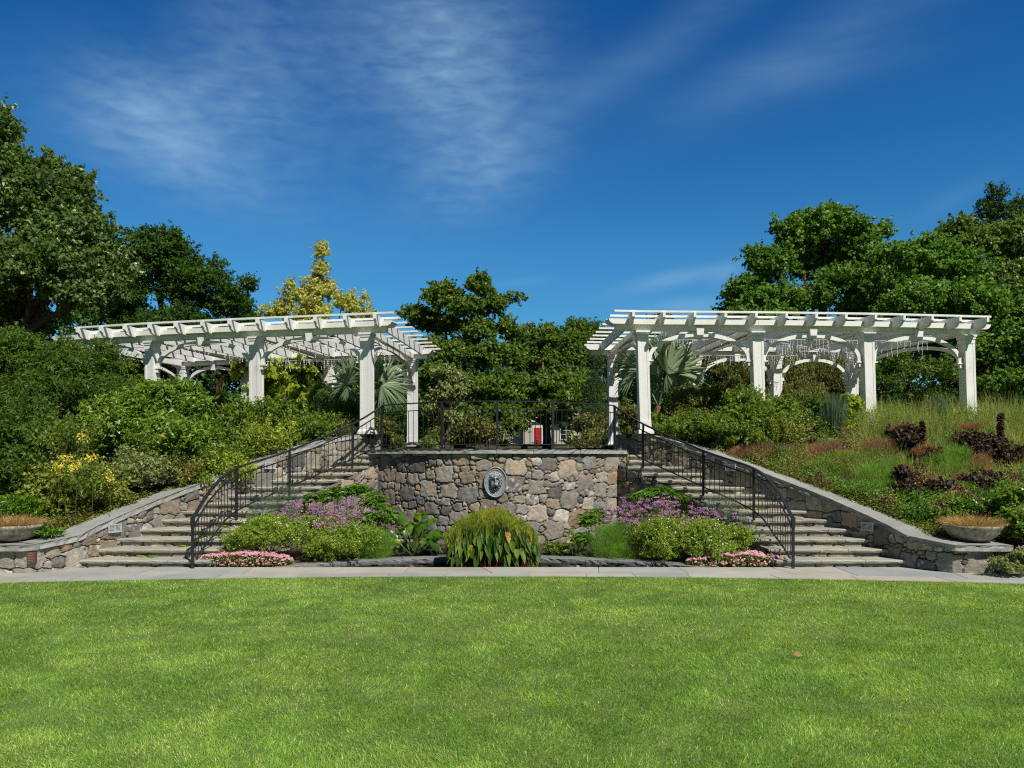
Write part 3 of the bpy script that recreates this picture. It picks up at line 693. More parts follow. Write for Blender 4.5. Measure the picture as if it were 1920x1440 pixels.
PR = pergola('pergola', 'white timber pergola with arched bays on the right of the terrace, above the grasses', FR, BR, [1, 2, 3, 4], [1, 2, 3, 4], [2.365, 2.35, 2.3, 2.3], [2.16]*4, .07, 13, 1, (.055, .95))
def lights(a, b, z, seed, label, dens=11, lmax=.34):
    rg = random.Random(seed); a, b = Vector((*a, z)), Vector((*b, z)); L = (b-a).length; n = int(L*dens); r = thing('string_lights', label, 'string lights', a, 'icicle lights hung under the pergolas')
    M = mottled('wire_white', (.72, .74, .76), (.8, .8, .82), 5, 50, .4, 0); m = MB(); m.tube([a.lerp(b, k/12)+Vector((0, 0, -.012*abs(sin(k*1.3)))) for k in range(13)], .006, 4); w = m.build('wire', M, r)
    m = MB()
    for k in range(n):
        p = a.lerp(b, (k+rg.random())/n); l = rg.uniform(.08, lmax); q = [p]; 
        nn = max(2, int(l/.06))
        for j in range(nn): q.append(p+Vector((rg.uniform(-.012, .012), rg.uniform(-.012, .012), -l*(j+1)/nn)))
        m.tube(q, .003, 3)
        for x in q[1:]: m.box(x, (.015, .015, .022), rg.random())
    tag(m.build('drops', M, r), kind='stuff')
def lp(pl, i, j=None, f=.5): return (pl[i][0], pl[i][1])
lights((-5.9, 19.4), (-2.9, 22.0), 4.68, 1, 'white icicle light strings under the cross beam nearest the left palm')
lights((-8.5, 20.2), (-5.4, 23.5), 4.70, 2, 'white icicle light strings under the middle bay of the left pergola')
lights((-10.4, 20.6), (-8.7, 20.3), 4.64, 3, 'white icicle light strings in the far left bay of the left pergola')
lights((-7.5, 23.6), (-3.2, 22.6), 4.66, 4, 'white icicle light strings along the back of the left pergola')
lights((6.2, 19.2), (10.5, 19.6), 4.68, 5, 'white icicle light strings filling the two right bays of the right pergola', 12, .40)
lights((5.9, 18.9), (9.8, 21.9), 4.66, 6, 'white icicle light strings crossing under the middle of the right pergola', 14, .40)
lights((4.0, 19.4), (5.7, 19.2), 4.68, 7, 'white icicle light strings behind the keystone of the bay by the right palm', 12, .3)
lights((4.4, 22.0), (8.2, 22.2), 4.66, 8, 'white icicle light strings along the back of the right pergola', 12, .3)
# ------------------------------------------------------------------ foliage generators
UPV = np.array([0, 0, 1.])
def unit(v): return v/(np.linalg.norm(v, axis=-1, keepdims=True)+1e-9)
def rdir(rng, n): return unit(rng.normal(size=(n, 3)))
def leaf_cards(rng, Pt, Nn, size, asp=.5, fold=.18, droop=.0, var=.35):
    n = len(Pt); Nn = unit(Nn); t = unit(np.cross(Nn, rdir(rng, n))); t = unit(t+np.array([0, 0, -droop])); b = unit(np.cross(Nn, t)); Nn = np.cross(t, b)
    s = size*(1+rng.uniform(-var, var, (n, 1))); w = s*asp*.5
    v = np.stack([Pt-t*s*.5, Pt+b*w+Nn*s*fold-t*s*.05, Pt+t*s*.5, Pt-b*w+Nn*s*fold-t*s*.05], 1)
    return v.reshape(-1, 3), np.arange(4*n).reshape(n, 4)
def blades(rng, B, D, L, Wd, droop=.3, nseg=3, prof=None, fold=0.0, side=None):
    """curved tapered strips; returns verts, quads, per-vertex index of strip"""
    n = len(B); B = np.asarray(B, float); D = unit(np.asarray(D, float)); L = np.broadcast_to(np.asarray(L, float), (n,))[:, None]; Wd = np.broadcast_to(np.asarray(Wd, float), (n,))[:, None]
    dr = np.broadcast_to(np.asarray(droop, float), (n,))[:, None]
    if side is None: side = np.cross(D, rdir(rng, n))
    side = unit(side); prof = prof if prof is not None else [1-.9*(k/nseg)**1.5 for k in range(nseg+1)]
    nw = 3 if fold else 2; rows = []; nrm = np.cross(D, side)
    for k in range(nseg+1):
        t = k/nseg; p = B+D*L*t; p = p+np.array([0, 0, -1.])*dr*L*t*t; w = Wd*.5*prof[k]
        if nw == 2: rows.append(np.stack([p-side*w, p+side*w], 1))
        else: rows.append(np.stack([p-side*w+nrm*w*fold, p, p+side*w+nrm*w*fold], 1))
    V = np.stack(rows, 1); m = (nseg+1)*nw; base = np.arange(n)[:, None]*m; q = []
    for k in range(nseg):
        for j in range(nw-1):
            q.append(np.stack([base[:, 0]+k*nw+j, base[:, 0]+k*nw+j+1, base[:, 0]+(k+1)*nw+j+1, base[:, 0]+(k+1)*nw+j], 1))
    return V.reshape(-1, 3), np.concatenate(q), m
def clumps(rng, blobs, nclump, rc, per, flat=.6, up=.35, inner=.18, low=-.35, rad=(.80, 1.03), sub=8):
    bl = np.array(blobs, float)
    if sub:
        nb = []
        for b in bl*np.array([1, 1, 1, .92, .92, .90]):
            dd = rdir(rng, sub)*np.array([1, 1, 1.]); dd[:, 2] = np.where(dd[:, 2] < -.55, -dd[:, 2], dd[:, 2]); q = rng.uniform(.30, .72, (sub, 1)); s_ = rng.uniform(.34, .62, (sub, 1))
            nb.append(np.concatenate([b[:3]+dd*b[3:6]*q, b[3:6]*s_*np.array([1.1, 1.1, .9])], 1))
            nb.append(np.concatenate([b[:3], b[3:6]*.6])[None])
        bl = np.concatenate(nb); bl[:, 3:6] *= .93
    w = bl[:, 3]*bl[:, 4]+bl[:, 4]*bl[:, 5]+bl[:, 3]*bl[:, 5]; k = int(nclump*1.6)
    ids = rng.choice(len(bl), k, p=w/w.sum()); d = rdir(rng, k); d[:, 2] = np.where(d[:, 2] < low, -d[:, 2], d[:, 2])
    inn = rng.random(k) < inner; r = rng.uniform(rad[0], rad[1], k); r = np.where(inn, r*rng.uniform(.35, .85, k), r)
    r = r*(.80+.36*vnoise(d[:, 0]*2.6+ids*7.3+40, d[:, 2]*2.6+d[:, 1]*2.1+ids*3.1+40, 5)); sp = (~inn) & (rng.random(k) < .10); r = np.where(sp, r*rng.uniform(1.06, 1.22, k), r)
    c = bl[ids, :3]+d*bl[ids, 3:6]*r[:, None]; q = np.full(k, 9.)
    for j in range(len(bl)):
        e = np.sqrt((((c-bl[j, :3])/bl[j, 3:6])**2).sum(1)); e[ids == j] = 9; q = np.minimum(q, e)
    keep = (q > .60) | (inn & (rng.random(k) < .5)); c, d, sp = c[keep][:nclump], d[keep][:nclump], sp[keep][:nclump]; k = len(c)
    # each clump is a handful of leafy twigs
    T = 4; cr = rng.random(k); pt_ = max(4, int(per/T)); n = k*T; ti = np.repeat(np.arange(k), T)
    td = unit(d[ti]*.45+UPV*up*.7+rdir(rng, n)*1.0); tl = rc*rng.uniform(.7, 1.7, n)*np.where(sp[ti], .8, 1); tb = c[ti]+rdir(rng, n)*np.array([1, 1, flat])*(rc*.55)
    m = n*pt_; ii = np.repeat(np.arange(n), pt_); t = rng.random(m)**.8; off = rng.normal(size=(m, 3))*np.array([1, 1, .75])*(rc*.24*(1.15-.8*t))[:, None]
    pt = tb[ii]+td[ii]*(tl[ii]*t)[:, None]+off
    nn = unit(unit(off)*.35+td[ii]*.1+UPV*(up+.15)+rdir(rng, m)*.95)
    return pt, nn, np.clip(.35*cr[ti[ii]]+.25*rng.random(n)[ii]+.4*rng.random(m), 0, 1), c
def foliage(name, parent, mat, blobs, nclump, rc, per, size, seed, asp=.5, droop=.1, **kw):
    rng = np.random.default_rng(seed); pt, nn, rv, c = clumps(rng, blobs, nclump, rc, per, **kw)
    V, F = leaf_cards(rng, pt, nn, size, asp, droop=droop); return mesh_np(name, V, F, mat, parent, attrs={'rnd': np.repeat(rv, 4)}), c
def blob(px, py, rx, ry, d, ryd=None):
    p = P(px, py, d); a = rx*d/1500; b = ry*d/1500; return (p.x, p.y, p.z, a, (ryd if ryd else a), b)
def G(*c): return tuple(c)
# leaf palettes (linear albedo)
L_LINDEN = leafmat('linden_leaf', [(0, (.028, .048, .014)), (.5, (.055, .085, .026)), (.80, (.085, .12, .04)), (.9, (.30, .33, .20)), (1, (.48, .50, .38))], .5, .38, k=2.35)
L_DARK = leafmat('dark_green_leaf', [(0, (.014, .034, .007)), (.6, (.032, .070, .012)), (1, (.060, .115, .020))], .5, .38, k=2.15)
L_GOLD = leafmat('golden_leaf', [(0, (.20, .24, .06)), (.35, (.40, .41, .13)), (.75, (.58, .54, .24)), (1, (.66, .60, .36))], .5, .35, k=1.25)
L_MAPLE = leafmat('maple_leaf', [(0, (.030, .055, .010)), (.5, (.060, .098, .018)), (.88, (.105, .135, .025)), (.965, (.17, .13, .028)), (1, (.36, .12, .03))], .5, .38, k=2.3)
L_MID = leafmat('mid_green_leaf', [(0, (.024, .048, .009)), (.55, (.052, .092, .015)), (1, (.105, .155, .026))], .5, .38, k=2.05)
L_RMAP = leafmat('right_maple_leaf', [(0, (.034, .070, .014)), (.5, (.064, .124, .023)), (1, (.125, .195, .040))], .5, .38, k=2.15)
L_ASPEN = leafmat('aspen_leaf', [(0, (.05, .085, .02)), (.6, (.10, .15, .035)), (1, (.25, .30, .10))], .4, .3)
L_CONI = leafmat('conifer_leaf', [(0, (.012, .030, .010)), (.6, (.030, .062, .018)), (1, (.06, .10, .03))], .6, .15, k=2)
L_VARI = leafmat('variegated_leaf', [(0, (.10, .13, .05)), (.5, (.22, .26, .11)), (1, (.46, .46, .27))], .5, .3, k=1.25)
L_RHODO = leafmat('rhododendron_leaf', [(0, (.04, .085, .014)), (.5, (.095, .165, .02)), (.9, (.20, .27, .035)), (.955, (.33, .28, .04)), (1, (.30, .10, .03))], .38, .3, .5)
L_LIME = leafmat('lime_leaf', [(0, (.12, .18, .02)), (.5, (.26, .33, .04)), (1, (.48, .52, .10))], .45, .35, k=1.25)
L_OLIVE = leafmat('olive_leaf', [(0, (.05, .06, .018)), (.6, (.11, .12, .03)), (.92, (.19, .18, .05)), (1, (.30, .15, .05))], .5, .3, k=1.8)
L_SHRUB = leafmat('shrub_leaf', [(0, (.04, .075, .014)), (.5, (.09, .14, .024)), (.88, (.18, .225, .04)), (1, (.30, .27, .07))], .45, .38, k=1.8)
L_HYDR = leafmat('hydrangea_leaf', [(0, (.07, .10, .02)), (.5, (.15, .18, .035)), (.85, (.26, .26, .06)), (1, (.30, .18, .06))], .5, .3)
L_BROWN = leafmat('smoke_plume', [(0, (.16, .085, .05)), (.5, (.30, .16, .09)), (1, (.44, .27, .15))], .8, .3, k=1.4)
L_PURP = leafmat('purple_leaf', [(0, (.02, .014, .013)), (.5, (.06, .038, .034)), (.85, (.13, .085, .065)), (1, (.20, .16, .10))], .55, .15, .3, k=1.25)
L_RED = leafmat('red_leaf', [(0, (.06, .008, .010)), (.6, (.16, .012, .018)), (1, (.28, .03, .03))], .4, .25, .5, k=1.0)
L_PINKG = leafmat('muhly_plume', [(0, (.17, .085, .07)), (.5, (.28, .14, .11)), (1, (.38, .22, .16))], .8, .25, k=1.45)
L_FENN = leafmat('feathery_green', [(0, (.05, .11, .015)), (.5, (.10, .20, .025)), (1, (.19, .30, .05))], .6, .3, k=1.9)
L_FENN2 = leafmat('papyrus_green', [(0, (.12, .17, .015)), (.5, (.24, .28, .02)), (1, (.40, .38, .05))], .6, .35, k=1.3)
L_GRASSY = leafmat('meadow_grass', [(0, (.07, .10, .03)), (.45, (.15, .18, .05)), (.8, (.26, .26, .10)), (1, (.40, .34, .20))], .6, .3, k=2.1)
L_BLUEG = leafmat('blue_green_stem', [(0, (.05, .09, .06)), (.6, (.10, .16, .11)), (1, (.16, .24, .16))], .6, .2, k=1.2)
L_PALM = leafmat('palm_leaf', [(0, (.13, .19, .13)), (.5, (.22, .29, .20)), (1, (.36, .42, .30))], .42, .22, .5, k=1.2)
L_TARO = leafmat('taro_leaf', [(0, (.025, .075, .010)), (.5, (.09, .17, .018)), (.955, (.22, .31, .03)), (.975, (.50, .38, .03)), (1, (.6, .25, .03))], .5, .35, .3, k=1.0)
L_MOUND = leafmat('mound_leaf', [(0, (.07, .12, .02)), (.5, (.16, .22, .035)), (1, (.30, .36, .07))], .5, .35, k=1.75)
L_BIG = leafmat('big_leaf', [(0, (.04, .12, .012)), (.5, (.10, .24, .02)), (1, (.24, .38, .03))], .33, .35, .5, k=1)
L_YELLOW = leafmat('yellow_petal', [(0, (.70, .55, .05)), (1, (.85, .74, .16))], .5, .3, k=1.0)
L_WHITE = leafmat('white_petal', [(0, (.70, .70, .64)), (1, (.85, .85, .80))], .5, .3, tcol=.9, k=1.0)
L_VERB = leafmat('purple_petal', [(0, (.30, .12, .38)), (.5, (.45, .20, .52)), (1, (.62, .34, .62))], .5, .3, tcol=1, k=1.0)
L_PINK = leafmat('pink_petal', [(0, (.60, .16, .36)), (.35, (.74, .34, .52)), (.75, (.78, .50, .70)), (1, (.84, .74, .80))], .5, .3, tcol=1, k=1.0)
L_DRY = leafmat('dry_grass', [(0, (.22, .13, .06)), (.5, (.42, .27, .12)), (1, (.58, .44, .22))], .8, .3, k=1.2)
L_REDST = leafmat('red_stem', [(0, (.05, .008, .012)), (1, (.16, .02, .04))], .5, .1, k=1.0)
L_LITTER = leafmat('leaf_litter', [(0, (.08, .04, .02)), (.6, (.17, .09, .045)), (1, (.28, .17, .09))], .9, .1, k=1.0)

M_GSTEM = mottled('green_stem', (.06, .10, .02), (.12, .17, .04), 8, 50, .6, 0)
def trunk(parent, base, blobs, r0, seed, nmax=10, name='trunk', extra=0, mat=None):
    rg = random.Random(seed); bl = sorted(blobs, key=lambda b: -b[3])[:nmax]; base = Vector(base); zc = sum(b[2] for b in bl)/len(bl); cx = sum(b[0] for b in bl)/len(bl); cy = sum(b[1] for b in bl)/len(bl)
    zf = base.z+(zc-base.z)*.45; fork = Vector((base.x*.6+cx*.4, base.y*.6+cy*.4, zf)); mb = MB()
    mb.tube([base-Vector((0, 0, .3)), base.lerp(fork, .5)+Vector((rg.uniform(-.1, .1), 0, 0)), fork], [r0, r0*.82, r0*.7], 8)
    for b in bl:
        e = Vector(b[:3]); m = fork.lerp(e, .5)+Vector((rg.uniform(-.3, .3), rg.uniform(-.3, .3), rg.uniform(.0, .4)))
        mb.tube([fork, m, e], [r0*.5, r0*.3, r0*.14], 6)
        for _ in range(3+extra):
            d = Vector((rg.uniform(-1, 1), rg.uniform(-1, 1), rg.uniform(-.1, 1))).normalized(); s = m.lerp(e, rg.random()); q = s+Vector((d.x*b[3], d.y*b[4], d.z*b[5]))*.85
            mb.tube([s, s.lerp(q, .5)+Vector((0, 0, .1*b[5])), q], [r0*.16, r0*.10, r0*.04], 4)
    return mb.build(name, mat or M_BARK, parent, smooth=True)
def tree(name, label, cat, blobs, nclump, rc, per, size, mat, seed, base=None, r0=.2, group='trees behind the pergolas', extra=0, **kw):
    if rc >= .5: nclump, rc, per, size = int(nclump*1.45), rc*.72, int(per*.80), size*.86
    cx = sum(b[0]*b[3] for b in blobs)/sum(b[3] for b in blobs); cy = sum(b[1]*b[3] for b in blobs)/sum(b[3] for b in blobs)
    if base is None: base = (cx, cy, float(hill(np.array(cx), np.array(cy))))
    r = thing(name, label, cat, base, group); foliage('crown', r, mat, blobs, nclump, rc, per, size, seed, **kw)[0]; trunk(r, base, blobs, r0, seed, extra=extra); return r

# ------------------------------------------------------------------ trees
D = 27
tree('linden_tree', 'tall silvery green linden tree towering at the left edge behind the pergola', 'tree',
     [blob(70, 410, 90, 112, D), blob(-20, 315, 54, 100, D+.5), blob(-70, 420, 110, 180, D), blob(130, 480, 85, 110, D-.5), blob(60, 540, 130, 100, D-1), blob(175, 560, 75, 85, D-.5),
      blob(120, 400, 55, 75, D), blob(165, 440, 50, 70, D), blob(40, 336, 40, 46, D), blob(95, 338, 35, 40, D), blob(6, 250, 24, 36, D), blob(-12, 232, 22, 26, D), blob(215, 500, 38, 60, D), blob(150, 360, 30, 40, D), blob(-60, 600, 120, 80, D)],
     1150, .55, 90, .15, L_LINDEN, 1, base=(-17.5, D, 2.2), r0=.35, flat=.75, inner=.25, asp=.75)
D = 31
tree('dark_tree', 'rounded dark green tree between the tall linden and the golden tree', 'tree',
     [blob(295, 508, 58, 68, D), blob(300, 464, 32, 28, D), blob(245, 560, 50, 60, D), blob(350, 555, 72, 62, D), blob(395, 530, 45, 42, D), blob(420, 580, 40, 50, D), blob(330, 490, 45, 45, D), blob(270, 470, 32, 35, D), blob(340, 640, 120, 60, D)],
     620, .5, 90, .14, L_DARK, 2, flat=.65, inner=.25, asp=.55)
D = 34
tree('columnar_tree', 'small narrow dark green tree standing beside the rounded dark tree', 'tree',
     [blob(459, 540, 13, 26, D), blob(455, 580, 20, 36, D), blob(462, 620, 24, 45, D)], 130, .3, 70, .11, L_DARK, 3, r0=.1, flat=.9)
D = 30
tree('golden_tree', 'pointed golden yellow tree rising above the left pergola', 'tree',
     [blob(603, 480, 11, 22, D), blob(602, 510, 19, 28, D), blob(600, 550, 32, 38, D), blob(585, 590, 45, 40, D), blob(545, 565, 22, 38, D), blob(525, 590, 24, 30, D), blob(570, 555, 18, 30, D), blob(640, 575, 30, 32, D), blob(660, 590, 18, 28, D),
      blob(686, 565, 11, 22, D), blob(690, 600, 18, 24, D), blob(498, 590, 14, 18, D), blob(600, 640, 95, 40, D)],
     760, .17, 62, .095, L_GOLD, 4, r0=.12, flat=1.1, asp=.5, sub=5, inner=.3)
D = 40
tree('sugar_maple', 'large maple turning orange in spots, rising behind the centre left of the terrace', 'tree',
     [blob(828, 568, 38, 30, D), blob(905, 548, 24, 24, D), blob(870, 590, 45, 32, D), blob(795, 610, 32, 30, D), blob(925, 588, 30, 28, D), blob(835, 620, 42, 28, D+1), blob(900, 630, 44, 30, D), blob(955, 625, 26, 26, D), blob(850, 670, 50, 32, D-1), blob(800, 665, 34, 30, D-1), blob(915, 680, 42, 32, D-1), blob(960, 675, 28, 30, D), blob(820, 725, 52, 34, D-2), blob(890, 735, 52, 34, D-2), blob(955, 735, 34, 34, D-1),
      blob(905, 530, 13, 12, D), blob(950, 562, 12, 9, D), blob(966, 560, 8, 7, D), blob(768, 585, 11, 11, D), blob(783, 598, 16, 16, D), blob(830, 545, 18, 12, D), blob(755, 590, 7, 6, D), blob(745, 690, 34, 44, D), blob(745, 775, 40, 56, D), blob(850, 785, 70, 40, D-2), blob(930, 790, 50, 36, D-2)],
     900, .5, 85, .17, L_MAPLE, 5, r0=.35, flat=.6, inner=.12, asp=.8, extra=1, sub=5)
D = 52
tree('maple_tree', 'green maple with sky gaps, right of the orange flecked maple', 'tree',
     [blob(1020, 650, 50, 40, D), blob(985, 690, 45, 45, D), blob(1050, 700, 45, 45, D), blob(1000, 745, 60, 40, D-8), blob(1070, 740, 50, 40, D-8), blob(985, 768, 36, 16, D-8), blob(1022, 776, 34, 9, D-9), blob(1052, 782, 22, 8, D-9), blob(965, 800, 14, 22, D-10), blob(1095, 765, 38, 28, D-10), blob(940, 785, 36, 40, D-9), blob(1075, 660, 30, 35, D)],
     560, .75, 85, .20, L_MAPLE, 6, r0=.3, flat=.6, inner=.15, asp=.8)
D = 58
tree('distant_tree', 'far green tree showing above the roofs, left of the right pergola', 'tree',
     [blob(1090, 630, 36, 30, D), blob(1120, 640, 40, 38, D), blob(1130, 690, 60, 40, D), blob(1075, 625, 15, 18, D), blob(1180, 680, 50, 50, D), blob(1240, 660, 60, 60, D)], 330, .8, 80, .22, L_MID, 7, r0=.3)
D = 34
tree('juniper_tree', 'dark upright conifer beside the inner post of the right pergola', 'tree',
     [blob(1118, 690, 14, 28, D), blob(1115, 740, 24, 45, D), blob(1118, 800, 32, 45, D)], 220, .3, 90, .08, L_CONI, 8, r0=.12, flat=1.3, asp=.25, droop=-.6)
D = 27
tree('variegated_tree', 'small pale cream-green weeping tree behind the terrace railing', 'tree',
     [blob(838, 712, 24, 22, D), blob(832, 750, 30, 32, D), blob(858, 735, 18, 28, D), blob(815, 775, 24, 24, D), blob(845, 790, 20, 22, D)], 170, .22, 60, .10, L_VARI, 9, r0=.07, asp=.55, droop=.5)
D = 31
tree('red_maple', 'broad dense maple behind the right pergola with dark limbs and sky gaps', 'tree',
     [blob(1555, 440, 58, 36, D), blob(1495, 460, 42, 36, D), blob(1608, 466, 44, 36, D), blob(1445, 508, 44, 40, D), blob(1402, 556, 38, 36, D), blob(1470, 572, 56, 28, D-1), blob(1640, 505, 46, 38, D), blob(1600, 538, 56, 36, D-1), blob(1545, 490, 46, 28, D+1.5), blob(1510, 512, 26, 20, D+.6),
      blob(1430, 597, 66, 23, D-1), blob(1552, 412, 26, 15, D), blob(1465, 434, 12, 14, D), blob(1505, 420, 13, 12, D), blob(1414, 490, 11, 14, D), blob(1650, 440, 14, 12, D), blob(1377, 588, 22, 22, D), blob(1620, 592, 60, 30, D-1), blob(1582, 425, 26, 18, D), blob(1540, 560, 26, 18, D-1.4)],
     980, .5, 95, .14, L_RMAP, 10, base=(PX(1540, D), D, 2.1), r0=.32, flat=.55, inner=.08, extra=3, asp=.8, sub=6)
D = 28
tree('maple_tree', 'full green maple overhanging the right end of the right pergola', 'tree',
     [blob(1740, 500, 64, 44, D), blob(1690, 540, 55, 50, D), blob(1800, 520, 60, 50, D), blob(1730, 580, 80, 45, D-1), blob(1830, 590, 70, 60, D-1), blob(1860, 680, 80, 70, D-2), blob(1900, 620, 60, 80, D-2), blob(1670, 480, 25, 20, D), blob(1750, 462, 30, 16, D), blob(1890, 740, 70, 40, D-3), blob(1960, 700, 80, 90, D-3), blob(1780, 650, 70, 40, D)],
     1050, .5, 95, .13, L_RMAP, 11, base=(PX(1760, D), D, 2.1), r0=.3, flat=.5, inner=.15, extra=2, asp=.8)
D = 36
tree('aspen_tree', 'pale green shimmering tree at the right edge of the view', 'tree',
     [blob(1830, 460, 55, 45, D), blob(1890, 470, 60, 55, D), blob(1950, 480, 60, 80, D), blob(1860, 540, 80, 60, D), blob(1930, 560, 80, 70, D), blob(1800, 440, 25, 22, D)], 520, .5, 80, .16, L_ASPEN, 12, flat=.8, asp=.8)
D = 44
tree('spruce_tree', 'dark conifer top standing highest at the right edge', 'tree',
     [blob(1868, 372, 16, 20, D), blob(1872, 410, 32, 32, D), blob(1910, 400, 14, 28, D), blob(1850, 400, 18, 20, D), blob(1885, 470, 60, 50, D)], 300, .4, 70, .14, L_CONI, 13, flat=1.1, asp=.4)
# deep woods closing the gaps behind everything
def belt(label, x0, x1, d, top, seed, mat, n=7, h=4.2):
    rg = random.Random(seed); bl = []
    for k in range(n):
        px = x0+(x1-x0)*(k+.5)/n; bl.append(blob(px, top+rg.uniform(20, 60)+45, (x1-x0)/n*.75, 75, d+rg.uniform(-1, 1), 2.2))
        bl.append(blob(px-15, 715, (x1-x0)/n*.75, 60, d-.5, 2.0)); bl.append(blob(px+20, 790, (x1-x0)/n*.75, 70, d-1, 2.0))
    tree('broadleaf_tree', label, 'tree', bl, n*70, .7, 70, .2, mat, seed, r0=.25, inner=.3, asp=.7)
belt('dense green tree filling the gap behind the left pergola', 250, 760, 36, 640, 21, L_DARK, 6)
belt('dense green tree mass behind the orange flecked maple', 640, 960, 50, 640, 22, L_MID, 4)
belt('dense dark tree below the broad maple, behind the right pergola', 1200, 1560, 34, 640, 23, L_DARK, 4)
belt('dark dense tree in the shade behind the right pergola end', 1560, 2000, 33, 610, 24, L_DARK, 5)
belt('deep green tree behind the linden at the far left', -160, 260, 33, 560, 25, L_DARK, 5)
def woods():
    rng = np.random.default_rng(77); n = 42000; x = rng.uniform(-150, 150, n); t = 9+5*fbm(x*.06, x*0, 3, 3)+2*fbm(x*.4, x*0, 4, 2); y = 128+rng.uniform(0, 10, n); z = 2+t*rng.random(n)**.7*1.0
    V, F = leaf_cards(rng, np.stack([x, y, z], 1), rdir(rng, n)+UPV*.5, 1.3, .8); tag(mesh_np('distant_woods', V, F, L_DARK, None, attrs={'rnd': np.repeat(np.clip(rng.normal(.4, .25, n), 0, 1), 4)}), 'dark line of far woods behind the house', 'woods', None, 'stuff')
woods()
D = 25.5
tree('japanese_maple', 'small dark-stemmed maple seen through the last bay of the right pergola', 'tree',
     [blob(1690, 690, 30, 22, D), blob(1745, 700, 40, 20, D), blob(1660, 720, 25, 18, D), blob(1790, 715, 30, 18, D), blob(1720, 740, 30, 14, D), blob(1760, 760, 40, 20, D), blob(1830, 740, 40, 30, D)], 170, .3, 60, .09, L_MID, 31, base=(PX(1650, D), D, 2.1), r0=.16, flat=.4, inner=.05, extra=3)
D = 26.5
tree('weeping_tree', 'olive weeping tree filling the arches behind the right pergola', 'tree',
     [blob(1370, 720, 55, 50, D), blob(1440, 700, 60, 45, D), blob(1520, 700, 60, 50, D), blob(1580, 720, 50, 50, D), blob(1480, 760, 90, 40, D-.5), blob(1345, 680, 30, 30, D)], 420, .32, 75, .10, L_OLIVE, 32, r0=.14, asp=.28, droop=1.4, flat=1.4)

# ------------------------------------------------------------------ shrubs
def shrub(name, label, blobs, n, rc, per, size, mat, seed, cat='shrub', group=None, stems=True, flowers=None, **kw):
    b0 = max(blobs, key=lambda b: b[3]); gx, gy = b0[0], b0[1]; gz = float(hill(np.array(gx), np.array(gy))) if gy > 12.7 and not (abs(gx) < np.interp(gy, wy, wx) and gy < 18.6) else .03
    r = thing(name, label, cat, (gx, gy, gz), group); _, c = foliage('foliage', r, mat, blobs, n, rc, int(per*.85), size*1.22, seed, **kw)
    if stems:
        rg = random.Random(seed); mb = MB()
        for k in range(14):
            q = Vector(c[rg.randrange(len(c))]); s = Vector((gx+rg.uniform(-.3, .3)*b0[3], gy+rg.uniform(-.3, .3)*b0[4], gz)); mb.tube([s, s.lerp(q, .5)+Vector((0, 0, .1)), q], [.018, .013, .006], 4)
        mb.build('stems', M_BARK, r)
    if flowers:
        fm, fn, fs = flowers; rng = np.random.default_rng(seed+900); idx = rng.choice(len(c), min(fn, len(c)), replace=False); pts = []; 
        cc = c[idx]; 
        pt = np.repeat(cc, 14, 0)+rng.normal(size=(len(cc)*14, 3))*rc*.35+np.array([0, -.25*rc, rc*.65]); V, F = leaf_cards(rng, pt, rdir(rng, len(pt))+UPV+np.array([0, -.6, 0]), fs, .8)
        tag(mesh_np('flowers', V, F, fm, r, attrs={'rnd': np.repeat(rng.random(len(pt)), 4)}), kind='stuff')
    return r
S = shrub
# left slope
D = 19
S('evergreen_shrub', 'tall dark whorled evergreen shrub covering the end of the left pergola', [blob(40, 700, 90, 75, D), blob(-40, 720, 90, 110, D), blob(130, 700, 70, 60, D), blob(100, 760, 90, 60, D-.5), blob(30, 800, 90, 70, D-1), blob(30, 655, 38, 34, D), blob(130, 668, 22, 24, D), blob(190, 690, 40, 45, D+.4), blob(215, 745, 45, 45, D), blob(118, 745, 34, 44, D+.8), blob(150, 800, 40, 40, D), blob(210, 800, 40, 45, D-1)], 1250, .22, 70, .095, L_MID, 41, asp=.22, flat=.6, up=.6, droop=-.1)
D = 19.3
S('evergreen_shrub', 'dark shrub below the far left arch, behind the bright green shrub', [blob(245, 705, 40, 32, D+1), blob(215, 720, 35, 35, D+1), blob(260, 750, 35, 40, D+.5)], 190, .2, 60, .08, L_SHRUB, 42, asp=.4)
D = 17
S('rhododendron', 'large bright yellow-green rhododendron in front of the left pergola post', [blob(285, 790, 85, 62, D), blob(345, 790, 55, 55, D), blob(230, 820, 60, 55, D-.3), blob(320, 840, 80, 55, D-.6), blob(290, 755, 55, 28, D), blob(345, 750, 35, 25, D), blob(200, 780, 35, 30, D), blob(370, 850, 45, 50, D-.4)], 640, .24, 84, .10, L_RHODO, 43, asp=.32, flat=.7, up=.5, rad=(.6, 1.08), inner=.3)
D = 16.2
S('green_shrub', 'deep green leafy shrub mass at the left edge behind the stone bowl', [blob(30, 850, 80, 70, D), blob(110, 850, 60, 60, D), blob(-40, 880, 70, 80, D), blob(60, 900, 70, 60, D-.7), blob(150, 870, 45, 50, D)], 900, .17, 60, .07, L_MID, 44, asp=.55)
D = 14.6
S('hydrangea', 'yellowish green hydrangea with small pale clusters above the lower coping', [blob(110, 925, 50, 45, D), blob(150, 945, 42, 40, D), blob(75, 950, 35, 30, D-.3), blob(165, 905, 35, 35, D+.3), blob(130, 900, 45, 35, D+.3)], 300, .17, 66, .06, L_HYDR, 45, asp=.5, rad=(.55, 1.12), inner=.3)
D = 15.3
S('variegated_shrub', 'cream edged variegated shrub near the middle of the left coping', [blob(262, 890, 52, 32, D), blob(230, 905, 35, 30, D-.2), blob(295, 895, 28, 26, D), blob(240, 872, 30, 22, D+.2)], 210, .16, 60, .055, L_VARI, 46, asp=.5, rad=(.6, 1.1))
